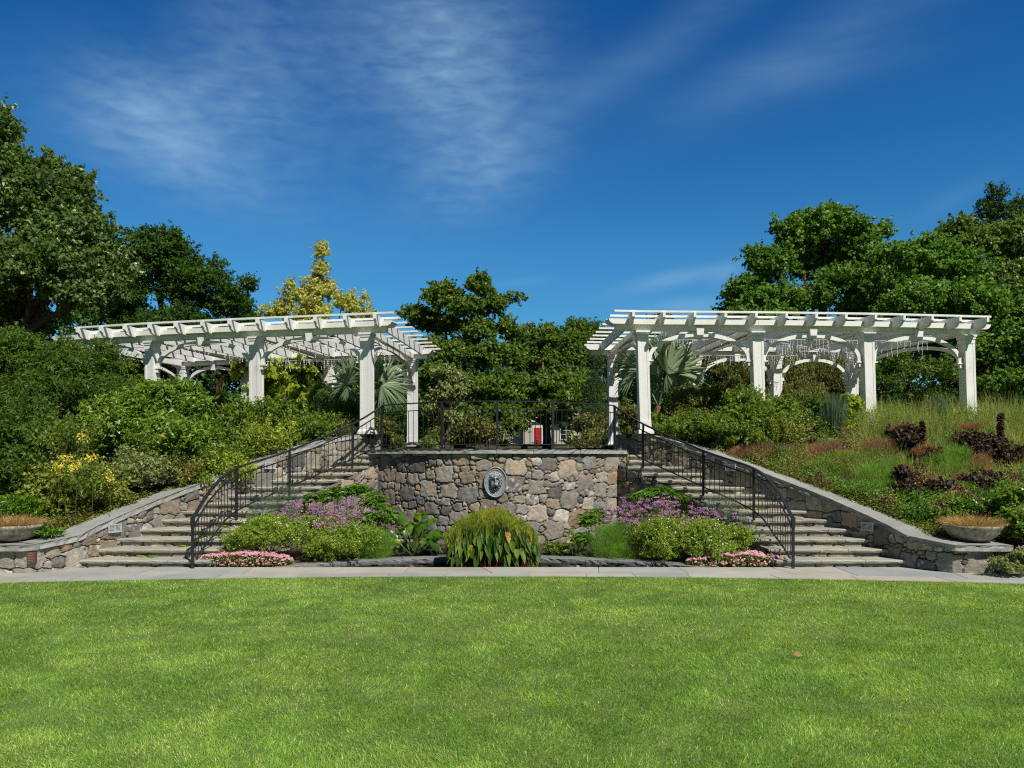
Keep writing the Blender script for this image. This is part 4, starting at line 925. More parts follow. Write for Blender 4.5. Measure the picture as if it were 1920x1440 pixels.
for k, (px, py, d, lab) in enumerate([(109, 876, 13.9, 'yellow flower head lowest on the left slope'), (141, 875, 13.95, 'yellow flower head beside the lowest yellow one'), (172, 858, 13.9, 'bright yellow flower head above the hydrangea'),
                                      (205, 893, 13.9, 'tall yellow flower cluster beside the cream edged shrub'), (122, 860, 14.0, 'small faded yellow flower head near the left edge'), (156, 819, 14.6, 'small yellow flower head on the dark shrub')]):
    rng = np.random.default_rng(700+k); c = P(px, py, d); g = float(hill(np.array(c.x), np.array(c.y))); r = thing('yellow_flower', lab, 'flower', (c.x, c.y, g), 'yellow flowers on the left slope')
    pt = np.array(c)+rng.normal(size=(60, 3))*np.array([.058, .05, .04 if k != 3 else .10]); V, F = leaf_cards(rng, pt, rdir(rng, 60)+np.array([0, -.8, .6]), .04, .7); mesh_np('petals', V, F, L_YELLOW, r, attrs={'rnd': np.repeat(rng.random(60), 4)})
    MB().tube([(c.x, c.y, g), (c.x+.02, c.y, (g+c.z)/2), (c.x, c.y, c.z)], .004, 4).build('stem', M_GSTEM, r)
D = 17.6
S('mixed_shrub', 'loose yellow-green shrub along the upper left coping', [blob(420, 825, 45, 45, D), blob(480, 845, 60, 40, D-.3), blob(410, 880, 50, 35, D-1.2), blob(540, 820, 60, 32, D+.5), blob(600, 808, 40, 25, D+.7), blob(450, 790, 40, 35, D+.3), blob(520, 785, 45, 32, D+.8), blob(370, 905, 30, 20, D-1.8)], 560, .20, 76, .065, L_SHRUB, 47, asp=.45, rad=(.5, 1.12), inner=.3)
D = 20.5
S('lime_shrub', 'lime green large-leaved shrub behind the left pergola bays', [blob(560, 700, 55, 32, D+4), blob(520, 740, 50, 40, D+3), blob(590, 720, 40, 30, D+4), blob(500, 690, 30, 25, D+4), blob(560, 760, 40, 25, D+1), blob(455, 700, 25, 25, D+4)], 230, .22, 34, .17, L_LIME, 48, asp=.6, droop=.6, inner=.4)
S('oleander', 'slender leaved green shrub at the foot of the left fan palm', [blob(630, 775, 40, 28, D-.5), blob(600, 750, 28, 32, D), blob(665, 780, 25, 22, D-.5), blob(650, 755, 30, 22, D)], 270, .15, 50, .09, L_MID, 49, asp=.16, up=.6, droop=-.2)
S('low_shrub', 'small yellowish green shrub between the left pergola posts at the terrace', [blob(725, 812, 24, 22, 20), blob(710, 800, 18, 20, 20)], 110, .12, 50, .055, L_OLIVE, 50, asp=.5)
S('low_hedge', 'low bright green hedge piece beside the inner left post', [blob(735, 833, 26, 8, 20.5), blob(800, 834, 20, 8, 24)], 80, .12, 50, .05, L_SHRUB, 51, asp=.5)
S('border_shrub', 'green shrub border behind the centre of the terrace railing', [blob(880, 815, 45, 30, 30), blob(850, 825, 40, 20, 30), blob(920, 822, 30, 24, 31)], 200, .3, 60, .09, L_OLIVE, 52, asp=.6)
S('border_shrub', 'yellow green shrub behind the right part of the terrace railing', [blob(1105, 812, 30, 28, 32), blob(1120, 830, 30, 18, 30), blob(1095, 838, 20, 8, 29), blob(1175, 800, 30, 40, 27)], 240, .3, 60, .09, L_OLIVE, 53, asp=.6)
S('border_shrub', 'dark shrub behind the left part of the terrace railing', [blob(770, 800, 50, 40, 28), blob(720, 780, 35, 50, 29)], 170, .3, 60, .09, L_DARK, 54, asp=.5)
# right slope
D = 19.6
S('boxwood_shrub', 'rounded olive green shrub beside the right fan palm', [blob(1305, 768, 50, 34, D), blob(1290, 752, 30, 24, D), blob(1338, 758, 32, 32, D), blob(1290, 790, 50, 28, D-.3)], 520, .15, 60, .055, L_OLIVE, 61, asp=.5)
D = 18.0
S('green_shrub', 'leafy green shrub mass along the upper right coping', [blob(1390, 780, 55, 45, D), blob(1350, 810, 60, 32, D-.3), blob(1290, 810, 45, 24, D), blob(1440, 810, 50, 38, D-.3), blob(1400, 830, 45, 25, D-.6), blob(1470, 790, 40, 40, D), blob(1235, 800, 25, 14, D+.5), blob(1430, 775, 40, 30, D+.4)], 520, .20, 78, .06, L_SHRUB, 62, asp=.5, rad=(.55, 1.1), inner=.3)
S('smoke_bush', 'orange tipped leafy bush left of the blue-green stems', [blob(1482, 780, 24, 18, D+.3)], 60, .12, 50, .05, L_HYDR, 63)
S('green_shrub', 'rich green leafy shrub between the bush and the blue-green stems', [blob(1525, 785, 32, 32, D+.2), blob(1515, 810, 25, 20, D)], 150, .14, 60, .06, L_MID, 64)
S('lime_foliage', 'lime yellow large-leaved plant beside the third right post', [blob(1597, 770, 14, 26, D+.2), blob(1592, 805, 14, 10, D)], 40, .11, 20, .12, L_LIME, 65, asp=.65)
def plume(name, label, px, py, rx, ry, d, mat, seed, n=1500, length=.5, width=.006, lean=.55, droop=.25, cat='plant', group=None, top=None, gz=None, nseg=3, spread=.6):
    """blades fanning from the foot of the plant"""
    rng = np.random.default_rng(seed); c = P(px, py, d); a = rx*d/1500; h = 2*ry*d/1500
    g = c.z-h/2 if gz is None else gz
    r = thing(name, label, cat, (c.x, c.y, g), group); B = np.stack([c.x+rng.normal(0, .5, n)*a*spread, c.y+rng.normal(0, .5, n)*a*spread, np.full(n, g)], 1)
    Dn = np.stack([(B[:, 0]-c.x)/a*lean*1.2+rng.normal(0, lean*.35, n), (B[:, 1]-c.y)/a*lean+rng.normal(0, lean*.35, n), np.ones(n)], 1)
    V, F, m = blades(rng, B, Dn, h*rng.uniform(.55, 1.12, n), width*rng.uniform(.7, 1.4, n), droop*rng.uniform(.3, 1.5, n), nseg); 
    mesh_np('foliage', V, F, mat, r, attrs={'rnd': np.repeat(rng.random(n), m)}); return r, c, a, h, g
def feathery(name, label, blobs, n, mat, seed, length=.16, width=.004, cat='plant', group=None):
    """haze of fine threads on short stems, e.g. fennel"""
    rng = np.random.default_rng(seed); b0 = max(blobs, key=lambda b: b[3]); r = thing(name, label, cat, (b0[0], b0[1], b0[2]-b0[5]), group)
    bl = np.array(blobs); w = bl[:, 3]*bl[:, 5]; ids = rng.choice(len(bl), n, p=w/w.sum()); d = rdir(rng, n); rr = rng.uniform(.3, 1, n)**.5
    pt = bl[ids, :3]+d*bl[ids, 3:6]*rr[:, None]; Dn = d*.5+UPV*.9+rdir(rng, n)*.5; V, F, m = blades(rng, pt, Dn, length*rng.uniform(.5, 1.3, n), width, .2, 2)
    mesh_np('foliage', V, F, mat, r, attrs={'rnd': np.repeat(np.clip(.35*rng.random(n)+.65*fbm(pt[:, 0]*4, pt[:, 2]*4, seed, 2), 0, 1), m)})
    mb = MB(); rg = random.Random(seed)
    for k in range(10): mb.tube([(b0[0]+rg.uniform(-.4, .4)*b0[3], b0[1], b0[2]-b0[5]*1.05), (b0[0]+rg.uniform(-.7, .7)*b0[3], b0[1], b0[2]+rg.uniform(0, .6)*b0[5])], .005, 4)
    mb.build('stems', M_GSTEM, r); return r
M_TWIG = leafmat('brown_twig', [(0, (.05, .035, .025)), (1, (.14, .10, .07))], .8, 0, k=1)
plume('blue_green_plant', 'tuft of upright blue-green feathery stems left of the lime plant', 1562, 788, 20, 46, 17.9, L_BLUEG, 71, 1600, width=.008, lean=.22, droop=.02)
plume('blue_green_plant', 'small blue-green stem tuft beside the right coping shrubs', 1352, 815, 10, 34, 17.6, L_BLUEG, 72, 500, width=.008, lean=.15, droop=.02)
plume('blue_green_plant', 'blue-green spiky tuft rising from the tall grasses', 1757, 770, 14, 30, 18.5, L_BLUEG, 73, 500, width=.009, lean=.25, droop=.02)
# broad drift of ornamental grasses
def grass_band(label, x0, x1, d0, d1, n, hgt, mat, seed, width=.008):
    rng = np.random.default_rng(seed); y = rng.uniform(d0, d1, n); px = rng.uniform(x0, x1, n); x = (px-960)*y/1500+CX
    ok = (np.abs(x) > np.interp(y, wy, wx)+.40) | (y > 18.9); x, y = x[ok], y[ok]; n = len(x)
    cl = fbm(x*1.6, y*1.6, seed, 2); z = hill(x, y); Dn = np.stack([rng.normal(0, .28, n), rng.normal(0, .28, n), np.ones(n)], 1)
    V, F, m = blades(rng, np.stack([x, y, z], 1), Dn, hgt*rng.uniform(.5, 1.15, n)*(.6+.8*cl), width*rng.uniform(.6, 1.3, n), rng.uniform(.05, .4, n), 4)
    o = mesh_np('ornamental_grass', V, F, mat, None, attrs={'rnd': np.repeat(np.clip(.5*rng.random(n)+.5*vnoise(x*2, y*2, 4), 0, 1), m)}); tag(o, label, 'grass', None, 'stuff')
grass_band('tall feathery ornamental grasses in front of the right pergola', 1610, 2150, 17.3, 20.3, 17000, 1.08, L_GRASSY, 81)
grass_band('mixed low grasses and herbs on the right slope', 1440, 2250, 15.2, 17.6, 13000, .38, L_FENN, 82)
def drift(label, n, mat, seed, x0, x1, d0, d1, h, size):
    rng = np.random.default_rng(seed); y = rng.uniform(d0, d1, n); px = rng.uniform(x0, x1, n); x = (px-960)*y/1500+CX; lim = np.interp(y, wy, wx)+.42; ok = x > lim; x, y = x[ok], y[ok]; n = len(x)
    cl = fbm(x*2.2+3, y*2.2, seed, 3); top = h*np.clip(.25+1.5*cl, .2, 1.25); z = hill(x, y)+top*rng.random(n)**.6; V, F = leaf_cards(rng, np.stack([x, y, z], 1), rdir(rng, n)+UPV*.5, size, .4)
    tone = np.clip(vnoise(x*2.6, y*2.6, seed+3)*1.1-.05+rng.normal(0, .12, n), 0, 1); o = mesh_np('perennials', V, F, mat, None, attrs={'rnd': np.repeat(tone, 4)}); tag(o, label, 'perennials', None, 'stuff')
L_MIXED = leafmat('mixed_perennial', [(0, (.05, .12, .02)), (.4, (.10, .20, .03)), (.62, (.17, .24, .05)), (.74, (.25, .22, .11)), (.84, (.32, .18, .13)), (.92, (.10, .055, .045)), (1, (.04, .025, .025))], .6, .3, k=1.45)
drift('tangled green, rusty and dark perennials covering the right slope', 95000, L_MIXED, 600, 1400, 2050, 13.6, 17.9, .36, .048)
grass_band('wispy tan-green grasses standing among the purple bushes on the right slope', 1600, 1990, 15.6, 17.4, 9000, .70, L_GRASSY, 603, .011)
grass_band('hazy rust coloured seed heads over the right slope', 1400, 1980, 15.4, 17.6, 6000, .46, L_PINKG, 604, .009)
drift('tangled mixed greenery along the foot of the right pergola', 30000, L_SHRUB, 601, 1230, 2050, 17.6, 19.6, .62, .05)
def cover(name, label, n, mat, seed, f, size, asp=.5, kind='stuff', cat='ground cover'):
    rng = np.random.default_rng(seed); x, y = f(rng, n); z = hill(x, y)+rng.uniform(.0, .16, n)*(.4+1.2*fbm(x*3, y*3, seed, 2)); V, F = leaf_cards(rng, np.stack([x, y, z], 1), rdir(rng, n)*.7+UPV, size, asp)
    o = mesh_np(name, V, F, mat, None, attrs={'rnd': np.repeat(rng.random(n), 4)}); tag(o, label, cat, None, kind)
def slope(sx):
    def f(rng, n):
        y = rng.uniform(12.9, 21, n); lim = np.interp(y, wy, wx)+.35; return sx*(lim+rng.uniform(0, 1, n)**1.5*9.5), y
    return f
cover('ground_cover', 'low leafy ground cover on the left slope', 34000, L_SHRUB, 83, slope(-1), .055)
cover('ground_cover', 'low leafy ground cover on the right slope', 34000, L_SHRUB, 84, slope(1), .055)
cover('leaf_litter', 'brown dry leaf litter along both copings', 5000, L_LITTER, 85, lambda rng, n: (lambda y, s: (s*(np.interp(y, wy, wx)+.42+rng.uniform(0, .5, n)), y))(rng.uniform(13.2, 17, n), rng.choice([-1, 1], n)), .05)
feathery('feathery_plant', 'bright green feathery plant low beside the right coping', [blob(1640, 905, 42, 36, 15.6), blob(1680, 890, 40, 30, 16), blob(1610, 925, 30, 25, 15.2), blob(1665, 925, 30, 25, 15.2)], 15000, L_FENN, 86, .13)
feathery('feathery_plant', 'green feathery plant between the dark purple bushes', [blob(1765, 880, 40, 30, 16), blob(1790, 860, 30, 24, 16.4)], 7000, L_FENN, 87, .13)
feathery('feathery_plant', 'fine pale green plant above the upper vent of the right wall', [blob(1540, 880, 50, 22, 16.2), blob(1500, 870, 40, 18, 16.8), blob(1580, 870, 40, 26, 16.4)], 9000, L_MOUND, 88, .11)
for k, (px, py, rx, ry, d) in enumerate([(1415, 852, 42, 14, 17.2), (1470, 858, 42, 16, 17.0), (1545, 858, 34, 20, 16.9), (1650, 850, 36, 20, 17.0)]):
    feathery('muhly_grass', 'pinkish brown hazy grass drift, ' + ['nearest the upper end of the right coping', 'second from the upper end of the right coping', 'around the dark red plant', 'right of the yellow-brown tuft'][k], [blob(px, py-8, rx, ry, d), blob(px-rx*.6, py-2, rx*.6, ry*.7, d-.2), blob(px+rx*.7, py-12, rx*.6, ry*.8, d+.2)], 6000, L_PINKG, 90+k, .10, .005, group='pinkish grass drifts')
feathery('yarrow', 'yellow and tan dried flower tuft on the right slope', [blob(1585, 865, 26, 20, 16.7), blob(1570, 885, 22, 22, 16.5)], 4500, L_DRY, 95, .08, .008)
for k, (px, py, rx, ry, d, lab) in enumerate([(1690, 825, 22, 14, 17.0, 'purple-leaved bush left of the dark red spire'), (1705, 845, 16, 14, 16.8, 'small purple bush under the dark red spire'), (1740, 868, 26, 16, 16.2, 'purple-leaved bush in the middle of the right slope'), (1730, 885, 16, 18, 16, 'narrow purple bush low on the right slope'),
      (1815, 835, 24, 18, 17, 'purple-leaved bush below the orange plume at right'), (1830, 860, 24, 18, 16.6, 'purple-leaved bush between the two orange plumes'), (1868, 855, 26, 26, 16.6, 'large purple-leaved bush under the tall right spire'), (1900, 890, 34, 40, 16.2, 'big dark purple bush at the right edge'),
      (1702, 905, 18, 16, 15.4, 'purple bush with an orange tip beside the feathery plant'), (1705, 935, 30, 18, 14.9, 'low purple-leaved bush just above the right coping'), (1760, 930, 26, 14, 15, 'low purple-leaved bush behind the right bowl'), (1850, 925, 34, 30, 15.3, 'dusky purple bush behind the right bowl')]):
    rgp = random.Random(900+k); S('purple_bush', lab, [blob(px+rgp.uniform(-.9, .9)*rx, py-7+rgp.uniform(-.7, .8)*ry, rx*rgp.uniform(.35, .75), ry*rgp.uniform(.3, .7), d+rgp.uniform(-.3, .3)) for _ in range(5)], 110+int(rx*3.4), .09, 18, .055, L_PURP, 100+k, asp=.7, flat=1.0, rad=(.6, 1.12), sub=0, group='purple-leaved bushes on the right slope', stems=k > 6)
for k, (px, py, rx, ry, d, lab) in enumerate([(1690, 813, 20, 9, 17.1, 'orange-brown plume above the purple bush near the left spire'), (1815, 813, 22, 11, 17.1, 'orange-brown plume left of the tall right spire'), (1700, 888, 9, 7, 15.4, 'small bright orange plume low on the slope'), (1755, 905, 20, 12, 15.5, 'pinkish brown plume in the lower middle of the slope'),
      (1850, 885, 22, 26, 15.8, 'large pale orange plume left of the big purple bush'), (1715, 860, 14, 10, 16.2, 'rusty plume beside the middle purple bush'), (1800, 910, 18, 12, 15.5, 'brown plume behind the right bowl'), (1740, 850, 14, 8, 16.3, 'faint orange plume above the middle purple bush')]):
    rgp = random.Random(950+k); feathery('smoke_plume', lab, [blob(px+rgp.uniform(-.7, .7)*rx, py-9+rgp.uniform(-.5, .5)*ry, rx*rgp.uniform(.4, .9), ry*rgp.uniform(.4, .8), d) for _ in range(4)], 1500, L_BROWN, 130+k, .07, .006, group='smoky orange plumes')
def spire(label, px, y0, y1, d, w, seed, top=L_PURP, low=None):
    rng = np.random.default_rng(seed); a, b = P(px, y1, d), P(px, y0, d); r = thing('dark_spire', label, 'plant', a, 'dark leaf spires'); n = 150; t = np.sort(rng.random(n)); ang = np.arange(n)*2.4
    B = np.stack([np.full(n, a.x), np.full(n, a.y), a.z+(b.z-a.z)*t], 1); Dn = np.stack([np.cos(ang), np.sin(ang), np.full(n, .45)], 1); V, F, m = blades(rng, B, Dn, w*d/1500*(1-.25*t)*rng.uniform(.8, 1.2, n), .085, .5, 3, [.4, 1, .8, .1], .3)
    mesh_np('leaves', V, F, top, r, attrs={'rnd': np.repeat(rng.random(n), m)}); MB().tube([a, b], .012, 5).build('stem', M_BARK, r)
spire('dark purple-red leafy spire rising from the grasses near the third post', 1730, 790, 848, 17.0, 9, 1)
spire('tallest dark purple-red leafy spire near the right edge', 1876, 776, 835, 17.0, 10, 2)
def red_plant(label, px, py, rx, d, seed, n=70):
    rng = np.random.default_rng(seed); c = P(px, py+14, d); r = thing('red_foliage', label, 'plant', c, 'dark red leafy plants'); Dn = rdir(rng, n)*.8+UPV*.7; V, F, m = blades(rng, np.tile(np.array(c), (n, 1)), Dn, rx*d/1500*rng.uniform(.6, 1.2, n), .05, .3, 4, [.3, .9, 1, .7, .05], .35)
    mesh_np('leaves', V, F, L_RED, r, attrs={'rnd': np.repeat(rng.random(n), m)})
red_plant('dark red leafy plant between the purple bushes and the right spire', 1840, 835, 18, 16.8, 5); red_plant('dark red leaves at the foot of the tallest spire', 1882, 835, 16, 16.9, 6, 40); red_plant('dark red plant at the left of the slope beside the low wall', 1526, 822, 20, 17.3, 7, 80)
red_plant('small dark red tuft low on the left wall side, behind the pergola post', 398, 735, 6, 21, 8, 12)
S('yellow_green_shrub', 'glossy yellow-green shrub right of the stone bowl at the edge', [blob(1900, 985, 26, 36, 13.2), blob(1935, 1000, 40, 45, 13.2), blob(1895, 940, 24, 24, 13.8)], 150, .10, 32, .085, L_RHODO, 151, asp=.5)
S('green_shrub', 'low bright green leafy plants behind the right bowl', [blob(1745, 972, 34, 22, 14.0), blob(1800, 955, 45, 20, 14.2), blob(1850, 960, 40, 20, 14.2)], 330, .09, 50, .045, L_BIG, 152, asp=.55)
S('edging_plant', 'grey-green edging plant with pink blooms at the foot of the right pier', [blob(1880, 1062, 34, 17, 12.1, .25), blob(1925, 1055, 30, 25, 12.1, .3)], 170, .06, 40, .035, L_VARI, 153, asp=.5, stems=False, flowers=(L_PINK, 5, .03))
S('strap_plant', 'bright green arching clump beside the left stone bowl', [blob(92, 990, 24, 10, 13.0)], 4, .05, 10, .05, L_BIG, 154, stems=False)
def strap(label, px, py, rx, ry, d, mat, seed, n=90, w=.03, name='strap_plant', lean=1.0, droop=.55, gz=None):
    rng = np.random.default_rng(seed); c = P(px, py+ry, d); g = c.z if gz is None else gz; r = thing(name, label, 'plant', (c.x, c.y, g)); a = rx*d/1500
    B = np.stack([c.x+rng.normal(0, .3, n)*a, c.y+rng.normal(0, .3, n)*a, np.full(n, g)], 1); Dn = np.stack([rng.normal(0, lean, n), rng.normal(0, lean, n), np.ones(n)], 1)
    V, F, m = blades(rng, B, Dn, 2.1*ry*d/1500*rng.uniform(.6, 1.25, n), w, droop, 5, [.4, .9, 1, .85, .5, .05], .3); mesh_np('foliage', V, F, mat, r, attrs={'rnd': np.repeat(rng.random(n), m)}); return r
strap('bright green arching daylily clump beside the left stone bowl', 97, 988, 26, 13, 12.95, L_BIG, 155, 150, .025)
strap('green strap-leaved plant among the tall grasses', 1672, 850, 14, 16, 16.8, L_FENN, 156, 80, .02)
strap('arching bright grass clump right of the left spire', 1765, 845, 20, 16, 17, L_FENN, 157, 110, .015)
strap('bright grass tuft under the tallest spire', 1905, 850, 12, 12, 16.6, L_FENN, 158, 90, .012)
strap('broad leaved banana-like plant behind the left pergola post', 575, 775, 28, 18, 20.3, L_LIME, 159, 16, .14, 'banana_plant', .6, .35)
strap('spiky pale plant by the far door, behind the railing', 1072, 822, 12, 12, 45, L_LIME, 160, 50, .10, 'yucca', .9, .2)
strap('spiky pale plant left of the far door, behind the railing', 940, 825, 12, 12, 45, L_VARI, 161, 40, .10, 'yucca', .9, .2)
def dry(sx):
    rng = np.random.default_rng(170+sx); c = Vector((sx*7.73, 12.90, .70)); n = 2600; r = thing('dry_grass_plant', 'dry tan grassy plant filling the %s stone bowl' % ('left' if sx < 0 else 'right'), 'plant', c, 'dry plants in the stone bowls'); a = rng.uniform(0, 2*pi, n); q = np.sqrt(rng.random(n))*.36
    B = np.stack([c.x+q*np.cos(a), c.y+q*np.sin(a), np.full(n, c.z)], 1); Dn = np.stack([np.cos(a)*q*2.4+rng.normal(0, .45, n), np.sin(a)*q*2.4+rng.normal(0, .45, n), np.ones(n)], 1)
    V, F, m = blades(rng, B, Dn, rng.uniform(.10, .33, n), .007, .3, 3); mesh_np('foliage', V, F, L_DRY, r, attrs={'rnd': np.repeat(rng.random(n), m)})
dry(-1); dry(1)
for k, (px, py, rx, ry, d, mt, n, lab) in enumerate([(455, 815, 40, 42, 17.6, L_HYDR, 900, 'loose yellowish twiggy shrub with orange tips beside the second post'), (395, 862, 34, 34, 16.2, L_SHRUB, 700, 'twiggy green shrub above the middle of the left coping'), (60, 895, 40, 46, 15.2, L_MID, 900, 'upright deep green stems at the far left'),
        (205, 930, 40, 30, 14.6, L_HYDR, 700, 'sprawling reddish green shrub just above the left coping'), (560, 800, 40, 30, 18.2, L_SHRUB, 800, 'feathery green plant between the left posts'), (30, 950, 30, 22, 13.8, L_BIG, 500, 'bright green leafy shoots behind the left bowl'), (330, 880, 30, 26, 15.4, L_OLIVE, 500, 'thin olive twiggy plant right of the cream edged shrub'), (1420, 815, 40, 30, 17.6, L_SHRUB, 700, 'loose upright green shoots above the right coping'),
        (345, 765, 34, 34, 16.8, L_RHODO, 500, 'upright yellow-green shoots at the top right of the bright rhododendron'), (235, 790, 40, 44, 16.2, L_RHODO, 700, 'leafy yellow-green shoots low on the left of the rhododendron'), (290, 840, 44, 36, 15.8, L_SHRUB, 800, 'bright twiggy growth below the rhododendron'), (505, 820, 44, 32, 17.0, L_LIME, 500, 'fine lime green growth along the upper left coping'),
        (620, 800, 30, 22, 18.3, L_OLIVE, 400, 'thin olive growth by the top of the left coping'), (130, 820, 44, 44, 15.4, L_SHRUB, 800, 'mid green twiggy growth above the yellow flowers'), (60, 780, 50, 50, 16.8, L_MID, 900, 'deep green upright growth on the far left shrubs'), (175, 900, 34, 34, 14.2, L_SHRUB, 500, 'green shoots among the yellow flower heads'), (440, 875, 34, 26, 16.0, L_LIME, 350, 'lime green sprays just above the middle of the left coping'),
        (1300, 805, 30, 20, 18.0, L_LIME, 250, 'yellowish shoots above the top of the right coping'), (1475, 805, 30, 30, 17.2, L_HYDR, 500, 'orange tinted leafy shoots above the right coping')]):
    rng = np.random.default_rng(430+k); c = P(px, py, d); a = rx*d/1500; h = 2*ry*d/1500; g = c.z-h/2; r = thing('leafy_shoots', lab, 'plant', (c.x, c.y, g)); N = 46
    B0 = np.stack([c.x+rng.normal(0, .42, N)*a, c.y+rng.normal(0, .35, N)*a, np.full(N, g)], 1); D0 = unit(np.stack([(B0[:, 0]-c.x)/a*.5+rng.normal(0, .22, N), rng.normal(0, .25, N), np.ones(N)], 1)); L0 = h*rng.uniform(.55, 1.25, N); dr = rng.uniform(0, .25, N)
    V, F, m = blades(rng, B0, D0, L0, .012, dr, 3); mesh_np('stems', V, F, M_TWIG, r, attrs={'rnd': np.repeat(rng.random(N), m)}); nn = int(n*3.2); i = rng.integers(0, N, nn); t = .12+.9*rng.random(nn)**.8
    B = B0[i]+D0[i]*(L0[i]*t)[:, None]+rng.normal(size=(nn, 3))*(.055*(1.25-.7*t))[:, None]; B[:, 2] -= dr[i]*L0[i]*t*t; V, F = leaf_cards(rng, B, rdir(rng, nn)+UPV*.6, .075, .34); mesh_np('leaves', V, F, mt, r, attrs={'rnd': np.repeat(np.clip(.5*rng.random(N)[i]+.5*rng.random(nn)+.05, 0, 1), 4)})
for k, (px, py, d, lab) in enumerate([(272, 742, 17.3, 'orange-brown seed cluster left of the pergola post foot'), (300, 738, 17.2, 'orange-brown seed cluster just right of the pergola post foot'), (192, 760, 17.2, 'rusty seed cluster on the dark edge of the bright shrub'), (228, 745, 17.4, 'small rusty leaves above the bright shrub'), (212, 790, 17, 'rust coloured spray low in the bright shrub'), (370, 790, 17, 'rust coloured spray on the right of the bright shrub')]):
    rng = np.random.default_rng(760+k); c = P(px, py, d); r = thing('rusty_cluster', lab, 'plant', c-Vector((0, 0, .3)), 'rusty clusters in the left shrubs'); pt = np.array(c)+rng.normal(size=(70, 3))*np.array([.10, .08, .07]); V, F = leaf_cards(rng, pt, rdir(rng, 70)+UPV*.4, .06, .35); mesh_np('leaves', V, F, L_BROWN, r, attrs={'rnd': np.repeat(rng.random(70), 4)}); MB().tube([c-Vector((0, 0, .3)), c], .008, 4).build('stem', M_BARK, r)
# red torch flower and bare stems behind the left slope
def torch():
    c = P(538, 765, 20); rng = np.random.default_rng(5); r = thing('torch_flower', 'single red torch-like flower spike between the left pergola posts', 'flower', c); n = 150; t = rng.random(n); a = rng.uniform(0, 2*pi, n); B = np.stack([c.x+0*t, c.y+0*t, c.z+.42*t], 1); Dn = np.stack([np.cos(a), np.sin(a), np.full(n, .5)], 1)
    V, F, m = blades(rng, B, Dn, .07*(1-.6*t), .03, .1, 2); mesh_np('spike', V, F, L_RED, r, attrs={'rnd': np.repeat(rng.uniform(.6, 1, n), m)}); MB().tube([(c.x, c.y, c.z-.8), c], .012, 4).build('stem', M_GSTEM, r)
torch()
plume('bare_stems', 'bundle of dark bare upright stems behind the left slope', 408, 735, 9, 30, 20.5, L_LITTER, 172, 26, width=.02, lean=.18, droop=0)
plume('orange_tipped_grass', 'orange tipped tuft above the left slope beside the post', 440, 775, 22, 22, 18.3, L_HYDR, 173, 500, width=.012, lean=.4, droop=.15)

# ------------------------------------------------------------------ fan palms
def palm(label, px, py, d, fans, trunk_pts, seed):
    rng = np.random.default_rng(seed); base = P(*trunk_pts[0]); r = thing('fan_palm', label, 'palm', base, 'silvery fan palms'); top = P(px, py, d)
    MB().tube([P(*t) for t in trunk_pts]+[top], [.10]*len(trunk_pts)+[.07], 9).build('trunk', mottled('palm_boot', (.16, .07, .04), (.36, .20, .11), 14, 60, .9, .8, .02), r)
    for k, (fx, fy, ang, R, yaw, span, dd) in enumerate(fans):
        c = P(fx, fy, d+dd); ux = Vector((cos(yaw), sin(yaw), 0)); uz = Vector((-.25*sin(yaw), -.25, 1)).normalized(); n = 30; th = radians(ang)+rng.normal(0, .035, 30)+np.linspace(-span/2, span/2, n)
        Dn = np.array([ux*cos(t)+uz*sin(t) for t in th])+rng.normal(0, .07, (n, 3)); nor = ux.cross(uz); Dn = Dn-np.array(nor)*.18*(np.cos(th-radians(ang))[:, None]-.3)
        side = np.cross(Dn, np.array(nor)); L_ = R*d/1500*rng.uniform(.78, 1.10, n)*(1-.12*abs(np.linspace(-1, 1, n)))
        V, F, m = blades(rng, np.tile(np.array(c), (n, 1)), Dn, L_, .105*R*d/1500*.62, rng.uniform(.0, .34, n), 6, [.12, .75, 1.15, 1.0, .7, .4, .05], .55, side=side)
        fo = mesh_np('frond', V, F, L_PALM, r, attrs={'rnd': np.repeat(rng.random(n), m)})
        MB().tube([top, top.lerp(c, .5)+Vector((0, 0, .05)), c], [.028, .02, .014], 5).build('petiole', L_PALM, fo)
palm('silvery fan palm behind the front post of the left pergola', 690, 770, 20.2,
     [(648, 722, 110, 62, -.5, 3.6, 0), (652, 725, -95, 42, -.3, 1.5, -.3), (712, 715, 75, 68, .3, 2.6, 0), (718, 722, 10, 62, .5, 2.2, -.2), (715, 722, -60, 50, .4, 1.6, -.3), (690, 700, 95, 60, 0, 3, .5), (660, 705, 150, 55, -.3, 2.6, .3), (700, 740, -80, 50, 0, 1.5, .3)], [(690, 815, 20.2)], 1)
palm('silvery fan palm with a leaning brown trunk behind the front post of the right pergola', 1234, 762, 20,
     [(1232, 704, 100, 80, -.1, 2.2, 0), (1252, 702, 68, 92, .2, 1.5, -.2), (1275, 702, 38, 84, .4, 1.6, .1), (1195, 692, 172, 62, -.3, 2.4, .1), (1262, 704, -20, 56, .4, 1.8, .3), (1250, 700, -60, 36, .3, 1.4, -.3), (1225, 690, -100, 44, -.2, 1.2, .2), (1222, 665, 110, 50, 0, 2.4, .5), (1245, 665, 85, 60, 0, 2.2, .4)], [(1238, 800, 20), (1233, 785, 20)], 2)

